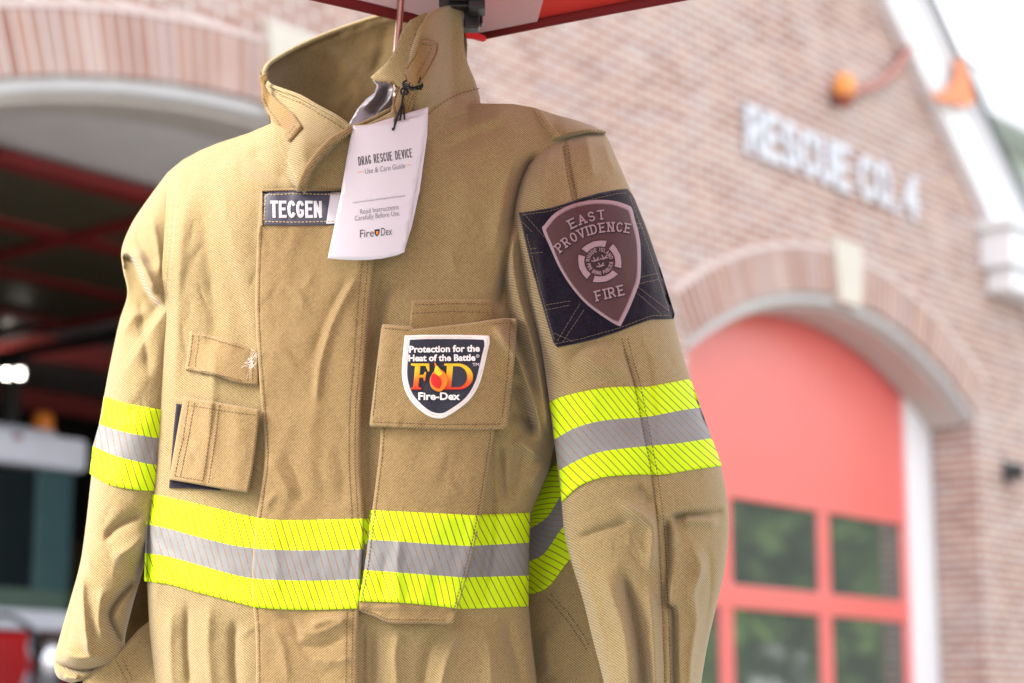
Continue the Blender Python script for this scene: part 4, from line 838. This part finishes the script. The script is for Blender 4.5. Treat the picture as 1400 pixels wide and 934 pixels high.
for c, hw, R, z in bays: poly += [(c-hw, 0)]+arcp(c, hw, R, z)+[(c+hw, 0)]
poly += [(7.75, 0), (7.75, rakez(7.75)+.3), (1.05, rakez(1.05)+.3), (-5.65, rakez(-5.65)+.3), (-8.2, 4.9)]
prism('wall', poly, 0, .41, M['brick'], B)
def arch(name, c, hw, R, z, r0, r1, d0, d1, mat, vous=False):
    a = math.asin(min(.999, hw/R)); n = 60; z0 = z-R; V, U = [], []
    for i in range(n+1):
        t_ = -a+2*a*i/n
        for (r, d) in ((r0, d0), (r1, d0), (r1, d1), (r0, d1)): V.append((c+(R+r)*math.sin(t_), d, z0+(R+r)*math.cos(t_))); U.append(((t_+a)*R, .012+(r-r0)*.33/(r1-r0+1e-9) + (d-d0)*.0))
    F = []
    for i in range(n):
        for k in range(4): F.append((i*4+k, i*4+(k+1) % 4, i*4+4+(k+1) % 4, i*4+4+k))
    F += [(0, 1, 2, 3), (n*4+3, n*4+2, n*4+1, n*4)]
    return mesh(name, V, F, mat, B, smooth=False, uv=U)
for c, hw, R, z in bays:
    arch('brick_arch', c, hw, R, z, .003, .33, -.025, .1, M['vous'])
    arch('arch_moulding', c, hw, R, z, .333, .375, -.03, .1, M['pale'])
    arch('arch_moulding', c, hw, R, z, -.07, 0, .015, .09, M['greystone'])
    arch('arch_soffit', c, hw, R, z, -.11, -.002, .093, .43, M['soffit'])
    prism('keystone', [(c-.15, z-.05), (c+.15, z-.05), (c+.21, z+.45), (c-.21, z+.45)], -.07, .08, M['cream'], B)
# gable trim
def raket(name, z0, z1, d0, d1, mat):
    pl = [(7.95, rakez(7.95)+z0), (1.05, rakez(1.05)+z0), (-5.85, rakez(-5.85)+z0), (-5.85, rakez(-5.85)+z1), (1.05, rakez(1.05)+z1), (7.95, rakez(7.95)+z1)]
    return prism(name, pl, d0, d1, mat, B)
raket('rake_board', 0., .62, -.10, 0.02, M['wpaint']); raket('rake_moulding', .625, .70, -.16, .1, M['wpaint']); raket('roof', .705, .76, -.20, 14, M['roof'])
boxes('cornice_return', [(6.45, 8.0, -.30, .0, 5.48, 5.80), (6.55, 8.0, -.24, .0, 5.28, 5.475), (6.38, 8.05, -.36, .0, 5.805, 5.88)], M['wpaint'], B, .01)
boxes('cornice_return', [(-6., -4.6, -.30, .0, 5.48, 5.80), (-5.95, -4.7, -.24, .0, 5.28, 5.475)], M['wpaint'], B, .01)
boxes('side_wall', [(7.45, 7.75, .42, 14, 0, 5.2)], M['brick'], B)
# right bay door
for a in ((5.77, 6.2, .42, .52, 0, 4.3), (1.9, 2.33, .42, .52, 0, 4.3)): boxes('door_jamb', [a], M['wpaint'], B)
c, hw, R, z = bays[1]
dr_ = prism('bay_door', [(2.33, 3.2)]+[(s, zz) for s, zz in arcp(c, 1.76, R, z, 30, -.04)]+[(5.77, 3.2)], .455, .50, M['door'], B)
hz = [3.2, 2.575, 1.745, .915, .085]
cols = [(2.33, 2.44), (2.93, 3.10), (4.34, 4.51), (5.68, 5.77)]
L = [(a, b, .455, .50, 0.02, 3.198) for a, b in cols]
mesh_frame = boxes('door_frame', L, M['door'], dr_, .008)
boxes('door_rail', [(2.33, 5.77, .45, .505, z0, z1) for z0, z1 in ((3.20, 3.24), (2.39, 2.56), (1.6, 1.78), (.8, 1.0), (.02, .2))], M['door'], dr_, .008)
for i in range(3):
    a, b = cols[i][1], cols[i+1][0]
    for z0, z1 in ((2.56, 3.20), (1.78, 2.39), (1.0, 1.6), (.2, .8)): boxes('window_pane', [(a, b, .475, .485, z0, z1)], M['glass'], dr_)
# left bay interior
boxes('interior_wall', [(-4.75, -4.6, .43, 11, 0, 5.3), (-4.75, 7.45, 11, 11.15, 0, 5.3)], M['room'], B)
boxes('bay_soffit', [(-4.75, 1.3, .435, 1.75, 4.76, 4.84)], M['ceil'], B)
boxes('ceiling', [(-4.75, 7.45, .43, 11.1, 5.25, 5.3)], M['ceil'], B)
ad = [(-4.4, .5, 1.45+1.15*i, 1.63+1.15*i, 4.66, 4.72) for i in range(5)]+[(a, a+.14, 1.45, 6.05, 4.65, 4.71) for a in (-4.4, -2.9, -1.4, .36)]
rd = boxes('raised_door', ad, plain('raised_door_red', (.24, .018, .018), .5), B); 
t = NT('dusty_door_glass'); t.set(Base_Color=(.10, .085, .05), Roughness=.3); M['dglass'] = t.m
boxes('raised_door_pane', [(-4.3, .4, 1.5, 6.0, 4.68, 4.695)], M['dglass'], rd)
boxes('door_track', [(-4.5, -4.44, .6, 6, 4.5, 4.58), (.52, .58, .6, 6, 4.5, 4.58), (-4.5, .55, 5.9, 5.98, 4.45, 4.55)], M['metal_dk'], B)
boxes('red_beam', [(-4.6, 7.4, 6.6, 6.75, 4.75, 4.95), (-4.6, 7.4, 9., 9.15, 4.75, 4.95)], M['door'], B)
# wing behind on the right
W0 = thing('neighbouring_wing', 'pale green building with white eave seen past the brick gable', 'building', tuple(F0), ROT)
M['sage'] = plain('sage_siding', (.60, .66, .60), .8)
e1 = fac(1300, 68, 4.); e2 = fac(1400, 132, 4.); ez = (e1[2]+e2[2])/2
boxes('wall', [(7.9, 20, 4.6, 12, 0, ez-.5)], M['sage'], W0); boxes('eave_fascia', [(6., 20.5, 4., 4.12, ez-.55, ez)], M['wpaint'], W0); boxes('soffit', [(6.2, 20.4, 4.13, 4.65, ez-.55, ez-.50)], M['sage'], W0)
prism('roof', [(6., ez), (20.5, ez), (20.5, ez+.05), (6., ez+.05)], 3.95, 12, M['wpaint'], W0)
boxes('corner_board', [(9.2, 9.5, 4.55, 4.6, 0, ez-.56)], M['wpaint'], W0)
# lettering on the wall
Sg = thing('station_lettering', 'silver raised capital letters on the brick above the right bay', 'sign', tuple(F0+tx*2.7+np.array([0, 0, 5.7])), ROT)
M['letter'] = plain('brushed_letter', (.60, .61, .66), .5)
def letter_block(ch, x, H, w, adv):
    g, S = GL[ch]; sw = .036; V, F = [], []
    for n_, st in enumerate(S):
        q = np.array(st)*np.array([w/.8, H]); q[:, 0] += x
        d = np.gradient(q, axis=0) if len(q) > 2 else np.repeat((q[1]-q[0])[None], 2, 0); d /= np.linalg.norm(d, axis=1)[:, None]; nn = np.stack([-d[:, 1], d[:, 0]], 1)
        q[0] -= d[0]*sw; q[-1] += d[-1]*sw; k = len(V); e = .001*n_
        for i in range(len(q)):
            for s, dd in ((-1, 0), (-1, -.022-e), (1, -.022-e), (1, 0)): V.append((q[i][0]+nn[i][0]*sw*s, dd-.012, q[i][1]+nn[i][1]*sw*s))
        for i in range(len(q)-1):
            for j in range(4): F.append((k+i*4+j, k+i*4+(j+1) % 4, k+i*4+4+(j+1) % 4, k+i*4+4+j))
        F += [(k, k+1, k+2, k+3), (k+4*len(q)-1, k+4*len(q)-2, k+4*len(q)-3, k+4*len(q)-4)]
    return mesh('letter', V, F, M['letter'], Sg, smooth=False)
x = 0.
for ch in 'RESCUE': letter_block(ch, x, .31, .17, .26); x += .255
x += .12
for ch in 'CO.':
    letter_block(ch, x, .31, .18, .27); x += .27 if ch != '.' else .1
x += .10; letter_block('4', x, .31, .17, .26)
# orange lamp, conduit, orange wrap, small wall lamp
ls, _, lz = fac(1153, 122, -.1)
WL = thing('alarm_lamp', 'orange globe lamp on the brick wall above the silver letters', 'lamp', tuple(F0+tx*ls+np.array([0, 0, lz])), ROT)
M['orange'] = plain('orange_lens', (.80, .30, .07), .35); M['dkor'] = plain('dark_orange_base', (.30, .07, .03), .5)
def lathe(name, prof, mat, parent, n=20):
    V, F = [], []
    for r, z_ in prof:
        for k in range(n): a = 2*math.pi*k/n; V.append((r*math.cos(a), -.11+r*math.sin(a), z_))
    for j in range(len(prof)-1):
        for k in range(n): F.append((j*n+k, j*n+(k+1) % n, (j+1)*n+(k+1) % n, (j+1)*n+k))
    return mesh(name, V, F, mat, parent)
lathe('globe', [(.001, .13), (.05, .12), (.08, .08), (.092, .03), (.088, -.03), (.075, -.06)], M['orange'], WL); lathe('base', [(.075, -.06), (.08, -.075), (.05, -.13), (.03, -.15), (.001, -.15)], M['dkor'], WL)
boxes('wall_bracket', [(-.03, .03, -.06, -.003, -.11, -.05)], M['metal_dk'], WL)
CD = thing('wall_conduit', 'faded red cable looping from the orange lamp up to the gable trim', 'cable', tuple(F0+tx*ls+np.array([0, 0, lz])), ROT)
M['faded'] = plain('faded_red', (.42, .19, .16), .7); cpts = []
for x_, y_ in ((1160, 124), (1180, 122), (1205, 112), (1225, 95), (1238, 75), (1245, 62)):
    s, d, z_ = fac(x_, y_, -.06); cpts.append((s-ls, -.062, z_-lz))
tube('cable', cr(cpts, 6), .042, M['faded'], CD)
OW = thing('orange_drape', 'orange strap wrapped across the white gable trim', 'strap', tuple(F0+tx*5.9+np.array([0, 0, 6.9])), ROT)
op = []
for x_, y_ in ((1264, 131), (1280, 128), (1293, 120), (1302, 106), (1301, 84), (1307, 80), (1318, 112), (1325, 142), (1312, 147), (1296, 143), (1278, 140)):
    s, d, z_ = fac(x_, y_, -.14); op.append((s-5.9, z_-6.9))
prism('strap', op, -.20, -.165, plain('orange_fabric', (.78, .27, .12), .7), OW)
s, d, z_ = fac(1386, 645, -.08)
WM = thing('wall_lamp', 'small dark wall lamp on the brick pier right of the bay', 'lamp', tuple(F0+tx*s+np.array([0, 0, z_])), ROT)
boxes('back_plate', [(-.05, .05, -.03, -.002, -.1, .1)], M['metal_dk'], WM, .005); lathe('shade', [(.03, .07), (.06, .05), (.07, -.06), (.001, -.07)], M['metal_dk'], WM)
# ---------------- truck in the left bay
TD = 3.2
s_r, _, z_top = fac(112, 590, TD); _, _, z_wb = fac(60, 835, TD); _, _, z_roofb = fac(60, 640, TD); _, _, z_s0 = fac(60, 862, TD)
TR = thing('fire_truck', 'red fire truck with white cab roof parked inside the left bay', 'truck', tuple(F0+tx*(s_r-1.2)+ninw*TD), ROT)
M['tred'] = plain('truck_red', (.55, .012, .015), .25); M['twhite'] = plain('truck_white', (.72, .74, .82), .3); M['tglass'] = plain('windscreen', (.012, .02, .022), .08); M['teal'] = plain('tinted_pillar', (.04, .095, .10), .3); M['chrome'] = plain('chrome', (.7, .7, .75), .12, 1.)
W2 = 1.2
boxes('cab', [(-W2, W2, .02, 6.2, .55, z_s0-.005), (-W2, W2, .5, 6.2, z_s0, z_roofb)], M['tred'], TR, .05)
boxes('cab_roof', [(-W2-.02, W2+.02, -.05, 3.2, z_roofb, z_top-.06), (-W2+.12, W2-.12, .1, 3.1, z_top-.06, z_top)], M['twhite'], TR, .06)
boxes('white_stripe', [(-W2-.004, W2+.004, 0, 6.1, z_s0, z_wb)], M['twhite'], TR, .01)
boxes('windscreen', [(-W2+.1, -.03, .06, .10, z_wb+.02, z_roofb-.02), (.03, W2-.32, .06, .10, z_wb+.02, z_roofb-.02)], M['tglass'], TR, .01)
for a in ((W2-.32, W2-.02, .04, .5, z_wb, z_roofb), (-W2+.02, -W2+.1, .04, .5, z_wb, z_roofb), (-.03, .03, .05, .12, z_wb, z_roofb)): boxes('pillar', [a], M['teal'], TR, .01)
boxes('lower_sill', [(-W2+.05, W2-.05, .03, .1, z_wb, z_wb+.14)], plain('green_cowl', (.07, .12, .09), .5), TR, .01)
boxes('bumper', [(-W2-.05, W2+.05, -.55, .0, .45, .85)], M['chrome'], TR, .04)
boxes('grille', [(-.6, .6, -.03, .015, 1.0, 1.7)], M['chrome'], TR, .02)
for sx in (-.9, .9):
    lathe_o = lathe('headlight', [(.001, .0), (.1, .02), (.12, .1), (.12, .2), (.001, .22)], M['chrome'], TR); lathe_o.location = (sx, .05, 1.15)
for sx in (-1, 1):
    for yy in (1.0, 4.8):
        V, F = [], []
        for dx in (-.14, .14):
            for k in range(24): a = 2*math.pi*k/24; V.append((sx*1.05+dx, yy+.5*math.cos(a), .5+.5*math.sin(a)))
        F = [(k, (k+1) % 24, 24+(k+1) % 24, 24+k) for k in range(24)]+[tuple(range(24)), tuple(range(24, 48))[::-1]]
        mesh('wheel', V, F, M['metal_dk'], TR, smooth=False)
boxes('roof_plate', [(.25, .42, -.075, -.052, z_roofb+.08, z_roofb+.2)], plain('amber_plate', (.6, .4, .08), .5), TR); tube('wiper', [(.2, .04, z_wb+.1), (.55, .035, z_wb+.5)], .012, M['metal_dk'], TR)
for k_ in range(5): boxes('marker_light', [(-.8+.35*k_, -.74+.35*k_, -.07, -.052, z_top-.12, z_top-.09)], M['dkor'], TR)
bs, _, bz = fac(82, 579, TD)
bo = lathe('beacon', [(.001, .14), (.06, .13), (.075, .08), (.08, 0)], plain('amber_beacon', (.75, .22, .03), .3), TR); bo.location = (bs-s_r+1.2, .3, z_top-.01)
ms, _, mz = fac(22, 905, TD-.6)
mo = tube('mirror', [(W2-.62, -.5, z_s0-.42), (W2-.60, -.52, z_s0-.05)], .13, M['chrome'], TR); tube('mirror_arm', cr([(W2-.95, -.1, z_s0+.02), (W2-.85, -.45, z_s0+.05), (W2-.62, -.5, z_s0-.1)], 6), .018, M['metal_dk'], TR)
# fixtures in the bay
def em(name, col, s): t = NT(name); t.set(Base_Color=col); t.inp(t.b, 'Emission Color', (*col, 1)); t.inp(t.b, 'Emission Strength', s); return t.m
M['lampon'] = em('lit_lamp', (1., .93, .8), 9.)
s, d, z_ = fac(128, 295, 4.2)
LF = thing('ceiling_light', 'dim strip light fixture hanging under the bay ceiling', 'light', tuple(F0+tx*s+ninw*4.2+np.array([0, 0, z_])), ROT)
boxes('housing', [(-.26, .26, -.09, .09, -.02, .07)], em('dim_tube', (.9, .8, .7), .5), LF, .01); tube('suspension_rod', [(0, 0, .05), (0, 0, 5.24-z_)], .008, M['metal_dk'], LF)
DL = 6.5
for i, (x_, lb) in enumerate(((9, 'left round lit lamp of the pair glowing deep inside the bay'), (27, 'right round lit lamp of the pair glowing deep inside the bay'))):
    s, d, z_ = fac(x_, 511, DL); q = thing('work_lamp', lb, 'lamp', tuple(F0+tx*s+ninw*DL+np.array([0, 0, z_])), ROT, 'work lamps')
    g_ = lathe('lamp_lens', [(.001, .035), (.025, .03), (.035, .0), (.025, -.03), (.001, -.035)], M['lampon'], q); g_.location = (0, .11, 0); tube('lamp_stem', [(0, -.06, 0), (0, 1.4, 0)], .012, M['metal_dk'], q)
s, d, z_ = fac(20, 400, 8.); po = boxes('steel_post', [(-.07, .07, -.07, .07, -z_, 5.24-z_)], plain('post_grey', (.16, .16, .16), .7)); po.location = tuple(F0+tx*s+ninw*8.+np.array([0, 0, z_])); po.rotation_euler = (0, 0, ROT); tag(po, 'grey steel post standing inside the left bay behind the truck', 'post')
s, d, z_ = fac(117, 365, 7.); pu = boxes('overhead_duct', [(-.09, .09, -.1, .1, -.30, 5.24-z_), (-.09, .8, -.1, .1, -.48, -.302)], plain('duct_beige', (.30, .27, .23), .7), None, .01); pu.location = tuple(F0+tx*s+ninw*7.+np.array([0, 0, z_])); pu.rotation_euler = (0, 0, ROT); tag(pu, 'beige bent duct hanging from the bay ceiling above the truck', 'duct')
RK = thing('gear_rack', 'dark rack of hanging coats with yellow bands at the back of the bay', 'rack', tuple(F0+tx*2.2+ninw*8.2), ROT)
boxes('frame', [(-1.9, 1.9, 0, .5, 3.45, 3.5), (-1.9, -1.85, 0, .5, 0, 3.45), (1.85, 1.9, 0, .5, 0, 3.45)], M['metal_dk'], RK)
for i in range(9):
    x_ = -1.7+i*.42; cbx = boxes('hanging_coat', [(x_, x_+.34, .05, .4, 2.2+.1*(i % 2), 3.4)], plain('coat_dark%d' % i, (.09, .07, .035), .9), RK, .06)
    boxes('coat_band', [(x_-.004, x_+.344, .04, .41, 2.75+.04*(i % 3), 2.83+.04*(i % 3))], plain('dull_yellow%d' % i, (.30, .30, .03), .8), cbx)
# ================================================================== GROUND, TREES
def gmat(name, c1, c2, sc): t = NT(name); n = t.noise(t.coord(), sc, 6, .65); t.set(Base_Color=t.mix(n.outputs['Fac'], c1, c2), Roughness=.95); t.bump(n.outputs['Fac'], .3, .01); return t.m
gd = mesh('ground', [(-250, -250, 0), (250, -250, 0), (250, 250, 0), (-250, 250, 0)], [(0, 1, 2, 3)], gmat('asphalt', (.045, .045, .047), (.075, .073, .07), 30)); struct(gd)
ap = mesh('apron', [(-22, -26, .004), (24, -26, .004), (24, 11, .004), (-22, 11, .004)], [(0, 1, 2, 3)], gmat('concrete', (.24, .235, .225), (.32, .31, .30), 8)); ap.location = tuple(F0); ap.rotation_euler = (0, 0, ROT); struct(ap)
M['bark'] = plain('bark', (.09, .065, .05), .9, scale=12)
def leafm(n, a, b): t = NT(n); q = t.noise(t.coord(), 1.2, 4); t.set(Base_Color=t.mix(q.outputs['Fac'], a, b), Roughness=.7); return t.m
for i, (x_, y_, h_, r_, lb, ca, cb_) in enumerate([(20, 17, 7.5, 3.2, 'broad green tree mirrored in the upper door windows', (.10, .22, .04), (.22, .38, .07)), (25, 22, 8.5, 3.8, 'tall dark green tree mirrored behind the broad one', (.07, .14, .04), (.13, .22, .06)), (24, 14, 7, 3, 'smaller yellow green tree at the right end of the mirrored row', (.12, .24, .04), (.26, .40, .08)), (30, 27, 9.5, 4.2, 'distant dull green tree mirrored at the left of the door windows', (.09, .16, .07), (.16, .24, .09))]):
    tr = thing('street_tree', lb, 'tree', (x_, y_, 0), 0, 'trees across the street')
    tube('trunk', [(0, 0, 0), (.1, .05, h_*.3), (0, .1, h_*.7)], .2, M['bark'], tr, rr=[.28, .2, .07])
    V, F = [], []
    for k in range(9):
        a = random.uniform(0, 6.28); e = np.array([math.cos(a)*r_*.7, math.sin(a)*r_*.7, h_*random.uniform(.45, .9)])
    n = 5200; cen = [np.array([random.gauss(0, r_*.42), random.gauss(0, r_*.42), h_*random.uniform(.38, .95)]) for _ in range(34)]
    for k in range(n):
        c_ = cen[k % 34]; p = c_+rng.randn(3)*r_*.2; a, b = rng.randn(3), rng.randn(3); a *= .27/np.linalg.norm(a); b *= .2/np.linalg.norm(b); j = len(V); V += [p-a, p-b, p+a, p+b]; F.append((j, j+1, j+2, j+3))
    mesh('crown', V, F, leafm('leaf%d' % i, ca, cb_), tr, smooth=False)
# ================================================================== CAMERA, LIGHT, WORLD
cam = bpy.data.cameras.new('camera'); co = bpy.data.objects.new('camera', cam); COL.objects.link(co); SC.camera = co
cam.sensor_width = 36; cam.lens = FPX/1400*36; cam.clip_end = 1000; cam.clip_start = .05
co.location = tuple(EYE); co.rotation_euler = (math.pi/2+PITCH, 0, 0)
cam.dof.use_dof = True; cam.dof.focus_distance = 2.2; cam.dof.aperture_fstop = 3.9; cam.dof.aperture_blades = 0
w = bpy.data.worlds.new('World'); SC.world = w; w.use_nodes = True; nt = w.node_tree; bg = nt.nodes['Background']
sun_dir = Vector((-.76, -.40, .62)).normalized()
sky = nt.nodes.new('ShaderNodeTexSky'); sky.sky_type = 'NISHITA'; sky.sun_disc = False; sky.sun_elevation = math.asin(sun_dir.z); sky.sun_rotation = math.atan2(sun_dir.x, sun_dir.y); sky.dust_density = 4; sky.air_density = 1.2
mx = nt.nodes.new('ShaderNodeMix'); mx.data_type = 'RGBA'; mx.inputs[0].default_value = .75; nt.links.new(sky.outputs[0], mx.inputs[6]); mx.inputs[7].default_value = (8.6, 8.7, 9.0, 1)
nt.links.new(mx.outputs[2], bg.inputs[0]); bg.inputs[1].default_value = .122
sl = bpy.data.lights.new('sun', 'SUN'); so = bpy.data.objects.new('sun', sl); COL.objects.link(so); sl.energy = 3.1; sl.angle = math.radians(32); sl.color = (1., .95, .87)
so.rotation_euler = sun_dir.to_track_quat('Z', 'Y').to_euler()
SC.view_settings.view_transform = 'Standard'; SC.view_settings.look = 'None'; SC.view_settings.gamma = 1.; SC.view_settings.use_curve_mapping = False; SC.view_settings.exposure = 1.48
SC.cycles.use_denoising = True; SC.cycles.max_bounces = 8
